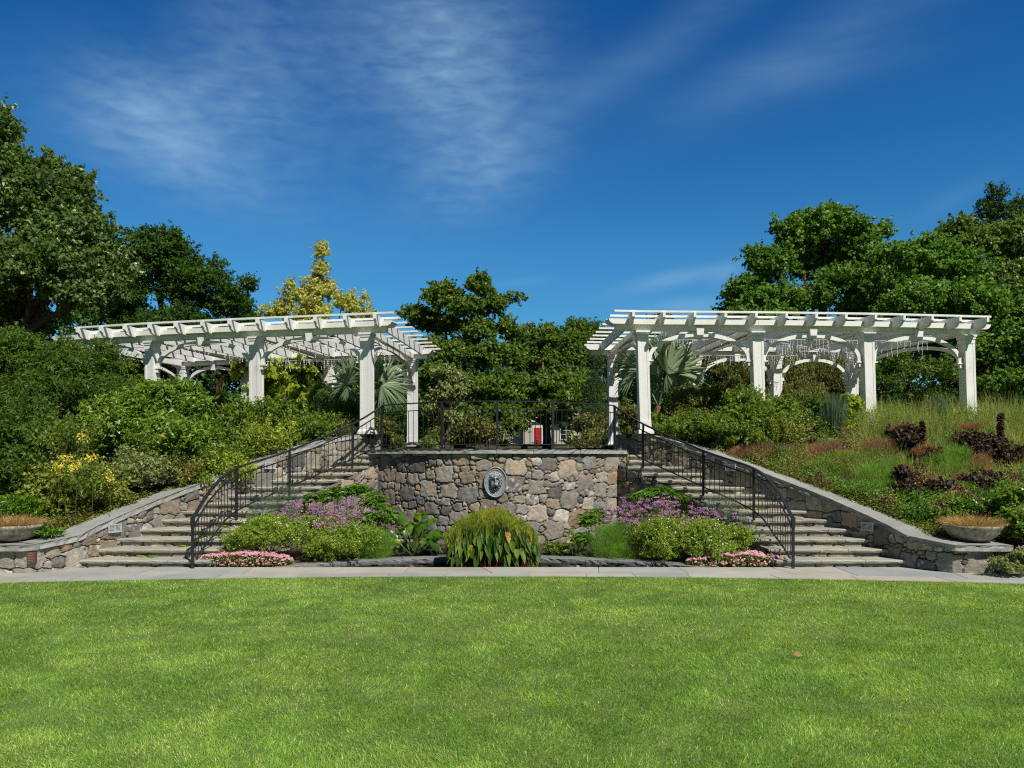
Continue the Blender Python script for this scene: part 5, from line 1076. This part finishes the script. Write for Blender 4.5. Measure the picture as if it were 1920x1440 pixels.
# ------------------------------------------------------------------ the bed between the stairs
def bedblob(px, py, rx, ry, d, yd=None): return blob(px, py, rx, ry, d, yd)
def mound(sx_label, bl, seed, side):
    r = thing('white_flowered_mound', 'broad light green mound sprinkled with tiny white flowers in the %s half of the bed' % side, 'plant', (bl[0][0], bl[0][1], .03), 'white-flowered mounds')
    rng = np.random.default_rng(seed); pt, nn, rv, c = clumps(rng, bl, 950, .10, 60, flat=.8, up=.5, inner=.3, low=-.6); V, F = leaf_cards(rng, pt, nn, .034, .42); mesh_np('foliage', V, F, L_MOUND, r, attrs={'rnd': np.repeat(rv, 4)})
    k = rng.choice(len(c), 230, replace=False); fp = np.repeat(c[k], 2, 0)+rng.normal(size=(460, 3))*.03+np.array([0, -.05, .07]); V, F = leaf_cards(rng, fp, rdir(rng, 460)*.5+np.array([0, -.7, .7]), .026, .9); tag(mesh_np('flowers', V, F, L_WHITE, r, attrs={'rnd': np.repeat(rng.random(460), 4)}), kind='stuff')
mound('', [blob(490, 1012, 70, 42, 13.9), blob(570, 1012, 70, 42, 14.0), blob(650, 1018, 65, 40, 14.1), blob(450, 1025, 32, 28, 13.6), blob(530, 995, 70, 28, 14.3), blob(620, 1035, 60, 26, 13.8)], 301, 'left')
mound('', [blob(1240, 1015, 65, 42, 14.0), blob(1320, 1015, 68, 40, 13.9), blob(1380, 1020, 38, 36, 13.7), blob(1290, 1000, 70, 26, 14.3), blob(1240, 1035, 50, 24, 13.8), blob(1340, 1035, 50, 22, 13.6)], 302, 'right')
def verbena(label, spots, seed, n=170):
    rng = np.random.default_rng(seed); sp = np.array([P(a, b, d) for a, b, d in spots]); r = thing('verbena', label, 'flower', (*sp[0][:2], .03), 'purple verbena drifts'); ids = rng.integers(0, len(sp), n); c = sp[ids]+rng.normal(size=(n, 3))*np.array([.17, .16, .07])
    k = 26; pt = np.repeat(c, k, 0)+rng.normal(size=(n*k, 3))*np.array([.026, .026, .010]); V, F = leaf_cards(rng, pt, rdir(rng, n*k)*.6+np.array([0, -.4, .8]), .020, .8); mesh_np('flowers', V, F, L_VERB, r, attrs={'rnd': np.repeat(np.clip(np.repeat(rng.random(n), k)*.6+.4*rng.random(n*k), 0, 1), 4)})
    B = c.copy(); B[:, 2] -= rng.uniform(.35, .55, n); B[:, :2] += rng.normal(size=(n, 2))*.05; V, F, m = blades(rng, B, c-B, np.linalg.norm(c-B, axis=1), .007, 0, 2); V2, F2 = leaf_cards(rng, np.repeat(B, 16, 0)+np.stack([rng.normal(0, .07, n*16), rng.normal(0, .07, n*16), rng.uniform(-.1, .42, n*16)], 1), rdir(rng, n*16)+UPV*.4, .05, .3)
    mesh_np('foliage', np.vstack([V, V2]), [F, F2+len(V)], L_SHRUB, r, attrs={'rnd': np.r_[np.repeat(rng.random(n), m)*.6, np.repeat(rng.random(n*16), 4)]})
verbena('purple verbena drift above the white-flowered mound, left of the wall medallion', [(545, 962, 14.6), (550, 952, 14.8), (575, 950, 14.8), (600, 956, 14.6), (590, 975, 14.4), (625, 965, 14.6), (655, 942, 15.2), (640, 980, 14.3), (675, 958, 15), (695, 960, 15), (560, 978, 14.3), (615, 985, 14.2), (665, 975, 14.6)], 310, 210)
verbena('purple verbena drift above the white-flowered mound, right of the wall medallion', [(1155, 955, 14.9), (1145, 965, 14.8), (1195, 945, 15), (1205, 955, 14.8), (1225, 948, 15), (1250, 945, 15), (1240, 962, 14.6), (1265, 968, 14.5), (1280, 975, 14.4), (1310, 960, 14.7), (1330, 965, 14.6), (1355, 980, 14.2), (1190, 975, 14.5), (1220, 978, 14.4), (1300, 982, 14.2), (1170, 980, 14.5), (1255, 935, 15.2)], 311, 270)
for px, lab, sd in ((455, 'left', 320), (1383, 'right', 321)):
    rng = np.random.default_rng(sd); d = 13.35; r = thing('pink_annuals', 'mat of pink and lilac annual flowers at the foot of the %s railing' % lab, 'flower', (PX(px, d), d, .03), 'pink flower mats'); n = 2400
    ex = 94*d/1500; x = rng.uniform(-1, 1, n); y = rng.uniform(-1, 1, n); ok = x*x+y*y < 1; x, y = x[ok], y[ok]; n = len(x); z = .05+.21*np.sqrt(1-x*x*.9-y*y*.09)*(.6+.6*fbm(x*7+5, y*3, sd, 2)); z = np.where(rng.random(n) < .5, z, z*rng.uniform(.2, 1, n)); pt = np.stack([PX(px, d)+x*ex, d+.06+y*.26-.05*(z < .15), z], 1)
    cc = fbm(pt[:, 0]*5, pt[:, 1]*5, sd, 2)*.6; V, F = leaf_cards(rng, np.repeat(pt, 2, 0)+rng.normal(size=(2*n, 3))*.006, rdir(rng, 2*n)*.35+np.array([0, -.6, .8]), .042, .85, fold=.1)
    kp = rng.random(n) < .62; keep = np.repeat(np.repeat(kp, 2), 4); Fk = F[np.repeat(kp, 2)]; mesh_np('flowers', V, Fk, L_PINK, r, attrs={'rnd': np.repeat(np.repeat(np.clip(cc+.45*rng.random(n), 0, 1), 2), 4)})
    pl = np.repeat(pt, 5, 0); pl[:, 2] -= .035; pl += rng.normal(size=pl.shape)*.02; V, F = leaf_cards(rng, pl, rdir(rng, len(pl))+UPV, .03, .5); mesh_np('foliage', V, F, L_SHRUB, r, attrs={'rnd': np.repeat(rng.random(len(pl)), 4)})
def lance(label, bl, seed, n=260, w=.03, L_=.20, mat=None, name='lance_leaved_plant'):
    rng = np.random.default_rng(seed); b = np.array(bl); ids = rng.integers(0, len(b), n); d = rdir(rng, n); d[:, 2] = abs(d[:, 2])*1.0; B = b[ids, :3]+d*b[ids, 3:6]*rng.uniform(.2, .95, n)[:, None]; k = 9
    BB = np.repeat(B, k, 0); a = np.tile(np.arange(k)*2*pi/k, n)+np.repeat(rng.random(n)*6, k); Dn = np.stack([np.cos(a), np.sin(a), np.full(n*k, .45)], 1)+rng.normal(size=(n*k, 3))*.15; V, F, m = blades(rng, BB, Dn, L_*rng.uniform(.7, 1.2, n*k), w, .55, 4, [.3, .9, 1, .7, .05], .3)
    r = thing(name, label, 'plant', (b[0][0], b[0][1], .03)); mesh_np('foliage', V, F, mat or L_BIG, r, attrs={'rnd': np.repeat(np.clip(np.repeat(rng.random(n), k)*.6+rng.random(n*k)*.4, 0, 1), m)})
    mb = MB(); rg = random.Random(seed)
    for i in range(0, n, 6): mb.tube([(B[i, 0]+rg.uniform(-.05, .05), B[i, 1], .03), tuple(B[i])], .006, 4)
    mb.build('stems', M_GSTEM, r)
lance('bright green lance-leaved plant against the left end of the rounded wall', [blob(625, 935, 38, 22, 15.6), blob(665, 925, 35, 20, 15.8), blob(590, 940, 25, 18, 15.6), blob(700, 950, 28, 26, 15.4)], 330, 210)
lance('bright green lance-leaved plant against the right end of the rounded wall', [blob(1235, 925, 36, 14, 15.7), blob(1205, 935, 25, 14, 15.6), blob(1270, 935, 25, 12, 15.6)], 331, 130)
lance('blue-green palmate plant between the mound and the wall on the right', [blob(1100, 985, 22, 30, 14.7), blob(1120, 970, 18, 18, 15), blob(1090, 1015, 22, 22, 14.5)], 332, 80, .04, .16)
lance('green palmate plant behind the big-leaved clump on the left', [blob(715, 975, 30, 30, 15), blob(690, 985, 25, 25, 14.9)], 333, 110, .035, .17)
feathery('fennel', 'feathery green fennel right of the taro, against the wall', [blob(1140, 1020, 36, 36, 14.3), blob(1160, 1005, 26, 26, 14.4), blob(1165, 1040, 30, 20, 14.1)], 12000, L_FENN, 340, .10, .0035)
feathery('fennel', 'feathery green fennel between the mound and the big-leaved clump', [blob(705, 1025, 34, 32, 14.2), blob(680, 1015, 26, 26, 14.4)], 9000, L_FENN, 341, .10, .0035)
feathery('grey_stems', 'thin grey-green wispy plant beside the left railing', [blob(500, 960, 34, 26, 14.9), blob(540, 935, 22, 26, 15.2)], 2200, L_BLUEG, 342, .10, .004)
feathery('grey_stems', 'thin grey-green wispy plant beside the right railing', [blob(1350, 950, 36, 22, 15), blob(1380, 975, 24, 18, 14.5)], 2200, L_BLUEG, 343, .10, .004)
def bigleaf(label, px, d, spec, seed, gz=.03):
    rng = np.random.default_rng(seed); base = Vector((PX(px, d), d, gz)); r = thing('big_leaved_plant', label, 'plant', base)
    n = len(spec); ps = MB(); Vs = []; Fs = []; rv = []; off = 0
    for k, (bx, by, ang, L_, w) in enumerate(spec):
        b = P(bx, by, d-rng.uniform(-.15, .25)); th = radians(ang); Dn = np.array([[cos(th), rng.uniform(-.5, .2), sin(th)]]); side = np.cross(Dn, np.array([[rng.uniform(-.4, .4), -1, .35]]))
        V, F, m = blades(rng, np.array([b]), Dn, L_*1.0*d/1500*rng.uniform(.75, 1.1), w*.5*d/1500, rng.uniform(.3, .8), 8, [.25, .75, 1, 1.08, 1, .88, .68, .4, .03], .45, side=side); V = V+rng.normal(size=V.shape)*.008; Vs.append(V); Fs.append(F+off); off += len(V); rv += [rng.random()]*m
        ps.tube([base+Vector((rng.uniform(-.08, .08), 0, 0)), b], .012, 5)
    mesh_np('leaves', np.vstack(Vs), np.vstack(Fs), L_BIG, r, attrs={'rnd': rv}, smooth=True); ps.build('stems', M_GSTEM, r)
bigleaf('clump of big glossy upright green leaves left of the taro', 775, 14.5, [(770, 1000, 100, 50, 26), (785, 1000, 80, 52, 26), (760, 1005, 120, 48, 24), (750, 1020, 140, 40, 24), (795, 990, 60, 46, 28), (800, 1005, 20, 44, 30), (805, 1015, -20, 36, 28), (770, 1020, 170, 34, 22), (785, 975, 95, 40, 24),
    (765, 1030, 110, 40, 22), (790, 1025, 70, 42, 22), (755, 1000, 100, 42, 22), (800, 1020, 40, 38, 24), (775, 1010, 88, 55, 26), (750, 985, 115, 34, 20), (810, 1000, 0, 34, 26), (778, 985, 84, 50, 24), (788, 1010, 65, 50, 26), (762, 990, 105, 46, 24), (772, 1035, 125, 40, 24), (798, 1030, 45, 44, 24), (745, 1010, 130, 42, 24), (783, 1000, 92, 58, 26), (803, 985, 55, 40, 22), (757, 1035, 150, 36, 22), (792, 975, 75, 36, 22)], 350)
bigleaf('low clump of broad green leaves at the right of the taro', 1085, 14.4, [(1080, 1030, 110, 30, 18), (1095, 1025, 60, 32, 18), (1100, 1040, 20, 26, 16), (1070, 1035, 150, 26, 16), (1090, 1045, 90, 28, 16), (1085, 1010, 80, 30, 18), (1075, 1000, 120, 26, 16)], 351)
def taro():
    rng = np.random.default_rng(360); d = 13.75; cx = PX(922, d); r = thing('taro_plant', 'dense clump of hanging heart-shaped taro leaves growing in the pool below the medallion', 'plant', (cx, d, -.16)); n = 400
    u = rng.uniform(-1, 1, n); v = rng.random(n); top = .95*(1-.42*np.abs(u)**2.2); z = .16+(top-.16)*v**.8; x = cx+u*.74; y = d-.05-.22*np.sqrt(1-np.clip(u*u, 0, 1))*rng.uniform(.2, 1.3, n)*(1.2-v)+.1
    B = np.stack([x, y, z], 1); Dn = np.stack([u*.25+rng.normal(0, .13, n), -.35+rng.normal(0, .2, n), np.full(n, -1.)], 1); side = np.stack([np.ones(n), rng.normal(0, .45, n), rng.normal(0, .15, n)], 1); side = side-unit(Dn)*(side*unit(Dn)).sum(1, keepdims=True)
    V, F, m = blades(rng, B, Dn, rng.uniform(.16, .34, n), rng.uniform(.055, .115, n), 0, 7, [.55, .98, 1.1, 1.0, .82, .6, .32, .03], .38, side=side); mesh_np('leaves', V, F, L_TARO, r, attrs={'rnd': np.repeat(np.clip(rng.random(n), 0, .985), m)}, smooth=True)
    S_ = np.stack([cx+u*.60, np.full(n, d)+rng.normal(0, .1, n), np.full(n, -.16)], 1); V, F, m = blades(rng, S_, B-S_, np.linalg.norm(B-S_, axis=1), .016, -.06, 3, [1, .8, .7, .5]); mesh_np('stems', V, F, L_REDST, r, attrs={'rnd': np.repeat(rng.random(n), m)})
    r2 = thing('papyrus', 'feathery yellow-green plumes rising over the middle of the taro clump', 'plant', (cx, d+.1, -.16)); n = 4200; u = rng.normal(0, .5, n); u = np.clip(u, -1.1, 1.1); z = .70+.16*(fbm(u*4, u*0+3, 5, 3)-.5)+.28*(1-.5*u*u)*rng.random(n)**.9-.2*u*u; pt = np.stack([cx+u*.72, d-.12+rng.normal(0, .16, n), z], 1)
    V, F, m = blades(rng, pt, rdir(rng, n)*.8+UPV*.3, rng.uniform(.05, .14, n), .0042, 1.0, 2); mesh_np('foliage', V, F, L_FENN2, r2, attrs={'rnd': np.repeat(rng.random(n), m)})
    mb = MB(); rg = random.Random(3)
    for k in range(30): x = cx+rg.uniform(-.5, .5); mb.tube([(x*.9+cx*.1, d+.1, -.16), (x, d+.1, .6)], .006, 4)
    mb.build('stems', M_GSTEM, r2)
taro()
S('low_bed_plant', 'low leafy plant at the foot of the wall right of the taro', [blob(1045, 1035, 26, 12, 14.8)], 60, .07, 40, .04, L_SHRUB, 370, stems=False)
rgk = random.Random(8); mb = MB()
for k in range(3):
    c = P(800+k*16, 1040, 14.5+rgk.uniform(0, .4)); 
    o = thing('bed_rock', ['pale fieldstone lying nearest the big-leaved clump', 'pale fieldstone in the bed midway to the taro', 'pale fieldstone close to the left side of the taro'][k], 'rock', (c.x, c.y, .03), 'rocks at the foot of the wall'); m = MB(); m.box((c.x, c.y, .08), (rgk.uniform(.12, .26), .18, .10), rgk.uniform(-.5, .5), top=.7); b = m.build('stone', M_TREAD, o); bv = b.modifiers.new('b', 'BEVEL'); bv.width = .03; bv.segments = 3
for k, (sx, i, f) in enumerate([(-1, 1, .55), (-1, 2, .40), (-1, 4, .30), (1, 6, .5), (-1, 3, .35), (-1, 7, .3)]):
    x = sx*(INNER[i][0]*(1-f)+WALL[i+1][0]*f) if sx < 0 else (INNER[i][0]*.4+WALL[i+1][0]*.6); y = 13.1+.4*i+.04; lab = ['small weed growing on the lowest left step', 'small weed on the second left step', 'small weed on the fourth left step', 'small weed on the middle of the right stairs', 'tiny weed tuft on the third left step', 'tiny weed on the seventh left step'][k]
    rng = np.random.default_rng(380+k); n = 26; r = thing('step_weed', lab, 'weed', (x, y-.06, RIS*i), 'weeds in the stair joints'); B = np.stack([x+rng.normal(0, .05, n), y-.05+rng.normal(0, .01, n), np.full(n, RIS*i)], 1); V, F, m = blades(rng, B, np.stack([rng.normal(0, 1, n), rng.normal(-.5, .5, n), np.ones(n)], 1), .09, .028, .5, 3, [.3, 1, .8, .1]); mesh_np('foliage', V, F, L_LIME, r, attrs={'rnd': np.repeat(rng.random(n), m)})

# ------------------------------------------------------------------ lawn
def lawn():
    rng = np.random.default_rng(400); N = [(3.6, 5.6, 13000), (5.6, 7.8, 8500), (7.8, 10.2, 5200), (10.2, 12.25, 3600)]; Vs = []; Fs = []; R = []; off = 0
    for y0, y1, dens in N:
        hw = .67*y1+3.0; n = int(dens*(y1-y0)*2*hw); x = rng.uniform(-hw, hw, n)+CX; y = rng.uniform(y0, y1, n)
        cl = fbm(x*3.1, y*3.1, 7, 3); big = fbm(x*.7+9, y*.7, 8, 3); ok = (y < yf(x)+.05*fbm(x*5, x*0, 9, 2)-.01) & (rng.random(n) < .62+.7*cl) & (np.abs(x-CX) < .67*y+2.8); x, y, cl, big = x[ok], y[ok], cl[ok], big[ok]; n = len(x)
        edge = np.clip((yf(x)-y)/.15, 0, 1); h = (.022+.030*cl)*rng.uniform(.5, 1.45, n)*np.where(fbm(x*1.3+5, y*1.3, 33, 2)*rng.random(n) > .50, 1.5, 1)*(.7+.3*edge); w = (.0022+.00042*y)*rng.uniform(.7, 1.3, n)
        a = fbm(x*1.7, y*1.7, 12, 2)*12; Dn = np.stack([np.cos(a)*.35+rng.normal(0, .42, n), np.sin(a)*.35+rng.normal(0, .42, n), np.ones(n)], 1)
        V, F, m = blades(rng, np.stack([x, y, np.full(n, -.002)], 1), Dn, h, w, rng.uniform(0, .55, n), 2, [1, .75, .1]); Vs.append(V.astype(np.float32)); Fs.append(F+off); off += len(V)
        tone = np.clip(.62+(big-.47)*.55+(fbm(x*2.2+40, y*2.2, 14, 3)-.47)*1.1, 0, 1); dry_ = (rng.random(n) < .05+.10*sm(.55, .8, tone))
        r = np.clip(.14+.50*tone+(fbm(x*8, y*8, 31, 2)-.37)*.55+rng.normal(0, .14, n), 0, .88); r = np.where(dry_, rng.uniform(.93, 1, n), r); R.append(np.repeat(r, m))
    mat = leafmat('lawn_grass', [(0, (.095, .18, .045)), (.3, (.145, .25, .055)), (.6, (.22, .34, .06)), (.9, (.32, .42, .10)), (.94, (.46, .44, .20)), (1, (.60, .52, .30))], .55, .42, .3, k=1.62)
    o = mesh_np('lawn_grass', np.vstack(Vs), np.vstack(Fs), mat, attrs={'rnd': np.concatenate(R)}); tag(o, 'mown green lawn in the foreground', 'lawn', None, 'stuff')
lawn()
for k, (px, py, lab) in enumerate([(1497, 1237, 'curled orange-brown fallen leaf lying on the right of the lawn'), (600, 1299, 'small pale fallen leaf on the left of the lawn'), (12, 1165, 'small brown fallen leaf at the far left of the lawn')]):
    d = 1500*1.8/(py-860); c = P(px, py, d); rng = np.random.default_rng(k); r = thing('fallen_leaf', lab, 'leaf', (c.x, c.y, .03), 'fallen leaves on the lawn'); s = .085 if k == 0 else .04
    V, F, m = blades(rng, np.array([[c.x-s*.5, c.y, .05]]), np.array([[1, .1, .12]]), s, s*.55, .3, 4, [.2, .9, 1, .7, .05], .4, side=np.array([[0, .6, 1.]])); mesh_np('blade', V, F, L_DRY, r, attrs={'rnd': np.full(len(V), .3)})
strap('coarse dark grass tuft in the lower middle of the lawn', 1078, 1350, 26, 6, 5.45, L_MID, 405, 110, .006, 'grass_tuft', 1.3, .5, gz=0)

# ------------------------------------------------------------------ low wall in the right planting, far house, cafe furniture, people
r = thing('garden_wall', 'low stone wall half buried in the planting in front of the right pergola', 'wall', (PX(1560, 17.6), 17.6, 2.0))
stone_wall('wall_face', [(PX(1490, 17.7), 17.7, 1.8, 2.20), (PX(1640, 17.9), 17.9, 1.8, 2.20)], 500, r, side=1, res=.03, radii=RB)
m = MB(); slab_strip(m, [(PX(1490, 17.7), 17.7, 2.28), (PX(1640, 17.9), 17.9, 2.28)], .05, -.35, .075, 5, .006, side=1, col=(1.1, 1.05, 1)); m.build('coping_stone', M_BLUESTONE, r)
def house():
    d = 105; z0 = 3.65; r = thing('house', 'cream house with grey gabled roofs and a red door far behind the terrace', 'building', (3.6, d, z0))
    MW = mottled('cream_siding', (.44, .42, .34), (.52, .49, .40), 2, 30, .8, .1, .01); MR = mottled('grey_shingle', (.20, .19, .19), (.32, .31, .30), 1, 6, .9, .4, .05); MT = mottled('white_trim', (.78, .77, .73), (.84, .83, .80), 3, 30, .6, 0)
    MD = mottled('red_door', (.42, .02, .02), (.52, .03, .03), 3, 30, .4, 0); MGl = mottled('dark_glass', (.01, .012, .015), (.03, .035, .04), 3, 30, .08, 0, spec=.8)
    m = MB(); m.box((4.5, d+5, z0+2.2), (13, 10, 4.4)); m.build('wall', MW, r)
    def gable(x0, x1, y0, y1, ze, zr, name='roof'):
        cy = (y0+y1)/2; v = [(x0, y0, ze), (x1, y0, ze), (x1, cy, zr), (x0, cy, zr), (x0, y1, ze), (x1, y1, ze)]; m = MB(); m.add(v, [(0, 1, 2, 3), (3, 2, 5, 4), (0, 3, 4), (1, 5, 2), (0, 4, 5, 1)]); return m.build(name, MR, r)
    gable(-2.6, 11.6, d-.6, d+10.6, z0+4.4, z0+8.3); m = MB(); m.box((9.6, d+5.5, z0+7.6), (1.0, 1.0, 3.4)); m.build('chimney', MR, r)
    m = MB(); m.box((3.4, d-.8, z0+1.45), (3.2, 1.5, 2.9)); m.build('porch_wall', MW, r)
    m = MB(); m.prism([(-1.9, 0), (1.9, 0), (0, 1.25)], (3.4, d-.9, z0+2.92), (1, 0, 0), (0, 0, 1), 1.9); m.build('pediment', MT, r)
    m = MB(); m.prism([(-2.1, 0), (2.1, 0), (0, 1.3)], (8.0, d-.2, z0+3.3), (1, 0, 0), (0, 0, 1), 1.6); m.build('pediment', MT, r)
    dr = MB().box((3.62, d-1.58, z0+1.05), (1.02, .07, 2.1)).build('door', MD, r)
    m = MB()
    for q in range(2):
        for w in (.45, 1.05, 1.6): m.box((3.62+(-.23 if q else .23), d-1.625, z0+w), (.32, .02, .42))
    m.build('panels', MD, dr)
    m = MB(); m.box((3.03, d-1.6, z0+1.15), (.14, .1, 2.3)); m.box((4.21, d-1.6, z0+1.15), (.14, .1, 2.3)); m.box((3.62, d-1.6, z0+2.23), (1.04, .12, .14)); m.build('door_frame', MT, r)
    for x, zc, w, h in ((.6, 1.6, 1.0, 1.5), (7.4, 1.6, 1.5, 1.9), (10, 1.6, 1.0, 1.5)):
        m = MB()
        for a, b, c_, e in ((-w/2, 0, .1, h+.2), (w/2, 0, .1, h+.2), (0, h/2, w, .1), (0, -h/2, w, .1), (0, 0, .05, h), (0, .25, w, .04), (0, -.25, w, .04)): m.box((x+a, d-.09, z0+zc+b), (c_, .08, e))
        wi = m.build('window', MT, r); MB().box((x, d-.03, z0+zc), (w, .04, h)).build('pane', MGl, wi)
house()
def chair(x, y, z, rz, label, mat):
    r = thing('cafe_chair', label, 'chair', (x, y, z), 'garden chairs far beyond the terrace'); c, s = cos(rz), sin(rz); T = lambda a, b, h: (x+a*c-b*s, y+a*s+b*c, z+h)
    MB().box(T(0, 0, .45), (.46, .46, .04), rz).build('seat', mat, r); m = MB()
    for k in range(5): m.box(T(-.18+.09*k, .22, .72), (.03, .02, .42), rz)
    m.box(T(0, .22, .93), (.46, .03, .05), rz); m.build('backrest', mat, r)
    for a in (-.2, .2):
        for b in (-.2, .2): MB().box(T(a, b, .22), (.04, .04, .43), rz).build('leg', mat, r)
MCH = mottled('dark_wood', (.02, .02, .02), (.05, .045, .04), 5, 30, .6, 0); MTK = mottled('teak_wood', (.20, .15, .10), (.32, .25, .18), 5, 30, .6, 0)
for k, (px, d, mt, lab) in enumerate([(950, 60, 0, 'dark garden chair, leftmost beyond the railing'), (966, 62, 0, 'dark garden chair left of the framed board'), (1000, 61, 0, 'dark garden chair below the red door'), (1020, 63, 0, 'dark garden chair right of the red door'), (1034, 60, 0, 'dark garden chair before the right window'), (1060, 58, 1, 'slatted teak chair beside the spiky plant')]):
    chair(PX(px, d), d, 2.1, pi*(.9+.1*k), lab, MTK if mt else MCH)
r = thing('sign_board', 'small black framed board standing among the far garden chairs', 'sign', (PX(983, 58), 58, 2.1)); MB().box((PX(983, 58), 58, 2.62), (.46, .05, .40)).build('panel', MCH, r)
m = MB(); x = PX(983, 58)
for a, b, w, h in ((-.25, 0, .03, .46), (.25, 0, .03, .46), (0, .22, .5, .03), (0, -.22, .5, .03)): m.box((x+a, 57.95, 2.62+b), (w, .05, h))
m.build('frame', M_VENT, r); m = MB(); m.box((x-.2, 58.05, 2.25), (.04, .04, .32)); m.box((x+.2, 58.05, 2.25), (.04, .04, .32)); m.build('leg', MCH, r)
def person(px, d, h, label, shirt, trouser, skin=(.45, .26, .18), hair=(.05, .03, .02), gz=None, lean=0., hat=None):
    x = PX(px, d); g = float(hill(np.array(x), np.array(d))) if gz is None else gz; r = thing('person', label, 'person', (x, d, g), 'visitors beyond the terrace'); s = h/1.7
    def flat(n, c): mm, nt, b, o = newmat(n); b.inputs['Base Color'].default_value = (*c, 1); b.inputs['Roughness'].default_value = .8; return mm
    def skin_mesh(name, pts, edges, rad, mat, parent):
        me = bpy.data.meshes.new(name); me.from_pydata([(x+a*s, d+b*s, g+c*s) for a, b, c in pts], edges, []); me.materials.append(mat); o = link(bpy.data.objects.new(name, me)); md = o.modifiers.new('skin', 'SKIN')
        for v, q in zip(me.skin_vertices[0].data, rad): v.radius = (q[0]*s, q[1]*s)
        me.skin_vertices[0].data[0].use_root = True; sb = o.modifiers.new('sub', 'SUBSURF'); sb.levels = 1; sb.render_levels = 1; return attach(o, parent)
    L = lean
    pts = [(0, 0, .92), (L*.4, 0, 1.15), (L*.7, 0, 1.38), (L*.8, -.01, 1.50), (L*.85, -.02, 1.60), (L*.85, -.02, 1.68), (.19+L*.7, 0, 1.38), (.26+L*.6, -.05, 1.10), (.22+L*.6, -.22, .98), (-.19+L*.7, 0, 1.38), (-.26+L*.6, -.03, 1.10), (-.24+L*.6, -.15, .90), (.10, 0, .88), (.11, -.03, .48), (.11, 0, .07), (.12, -.14, .03), (-.10, 0, .88), (-.12, .03, .48), (-.12, .05, .07), (-.13, -.09, .03)]
    ed = [(0, 1), (1, 2), (2, 3), (3, 4), (4, 5), (2, 6), (6, 7), (7, 8), (2, 9), (9, 10), (10, 11), (0, 12), (12, 13), (13, 14), (14, 15), (0, 16), (16, 17), (17, 18), (18, 19)]
    ra = [(.13, .10), (.12, .09), (.14, .09), (.05, .05), (.075, .09), (.06, .08), (.055, .05), (.04, .04), (.03, .03), (.055, .05), (.04, .04), (.03, .03), (.085, .085), (.06, .06), (.045, .05), (.04, .03), (.085, .085), (.06, .06), (.045, .05), (.04, .03)]
    b = skin_mesh('body', pts, ed, ra, flat('skin', skin), r)
    skin_mesh('shirt', [pts[0], pts[1], pts[2], pts[6], pts[7], pts[9], pts[10]], [(0, 1), (1, 2), (2, 3), (3, 4), (2, 5), (5, 6)], [(.15, .12), (.135, .105), (.155, .105), (.07, .065), (.055, .055), (.07, .065), (.055, .055)], flat('shirt', shirt), r)
    skin_mesh('trousers', [pts[0], pts[12], pts[13], (.11, 0, .12), pts[16], pts[17], (-.12, .05, .12)], [(0, 1), (1, 2), (2, 3), (0, 4), (4, 5), (5, 6)], [(.145, .115), (.10, .10), (.075, .075), (.065, .065), (.10, .10), (.075, .075), (.065, .065)], flat('trousers', trouser), r)
    skin_mesh('hat' if hat else 'hair', [(L*.85, .02, 1.66), (L*.85, .01, 1.74)], [(0, 1)], [(.10, .11), (.07, .08)], flat('hair', hat or hair), r)
person(836.5, 84, 1.62, 'person in a pink top standing beyond the left railing', (.75, .30, .36), (.5, .42, .42), hair=(.06, .04, .03), gz=2.1)
person(832, 85, 1.55, 'person in pale blue beside the one in pink', (.45, .52, .66), (.16, .2, .3), gz=2.1, lean=-.12)
person(823, 84, 1.30, 'child in turquoise with a pale hat beyond the left railing', (.16, .52, .52), (.2, .5, .5), gz=2.1, hat=(.7, .66, .6))
person(853, 86, 1.58, 'person in white with dark hair bending beyond the left railing', (.78, .76, .72), (.1, .14, .34), gz=2.1, lean=.25)
person(857, 86, 1.50, 'person in cream standing close to the one in white', (.72, .66, .5), (.5, .5, .45), gz=2.1)
person(870, 86, 1.22, 'small person in peach at the right end of the group', (.7, .42, .3), (.5, .3, .22), gz=2.1)
person(1007, 98, 1.45, 'person in dark red seen against the red door', (.10, .01, .012), (.10, .012, .015), skin=(.12, .05, .04), gz=2.95)
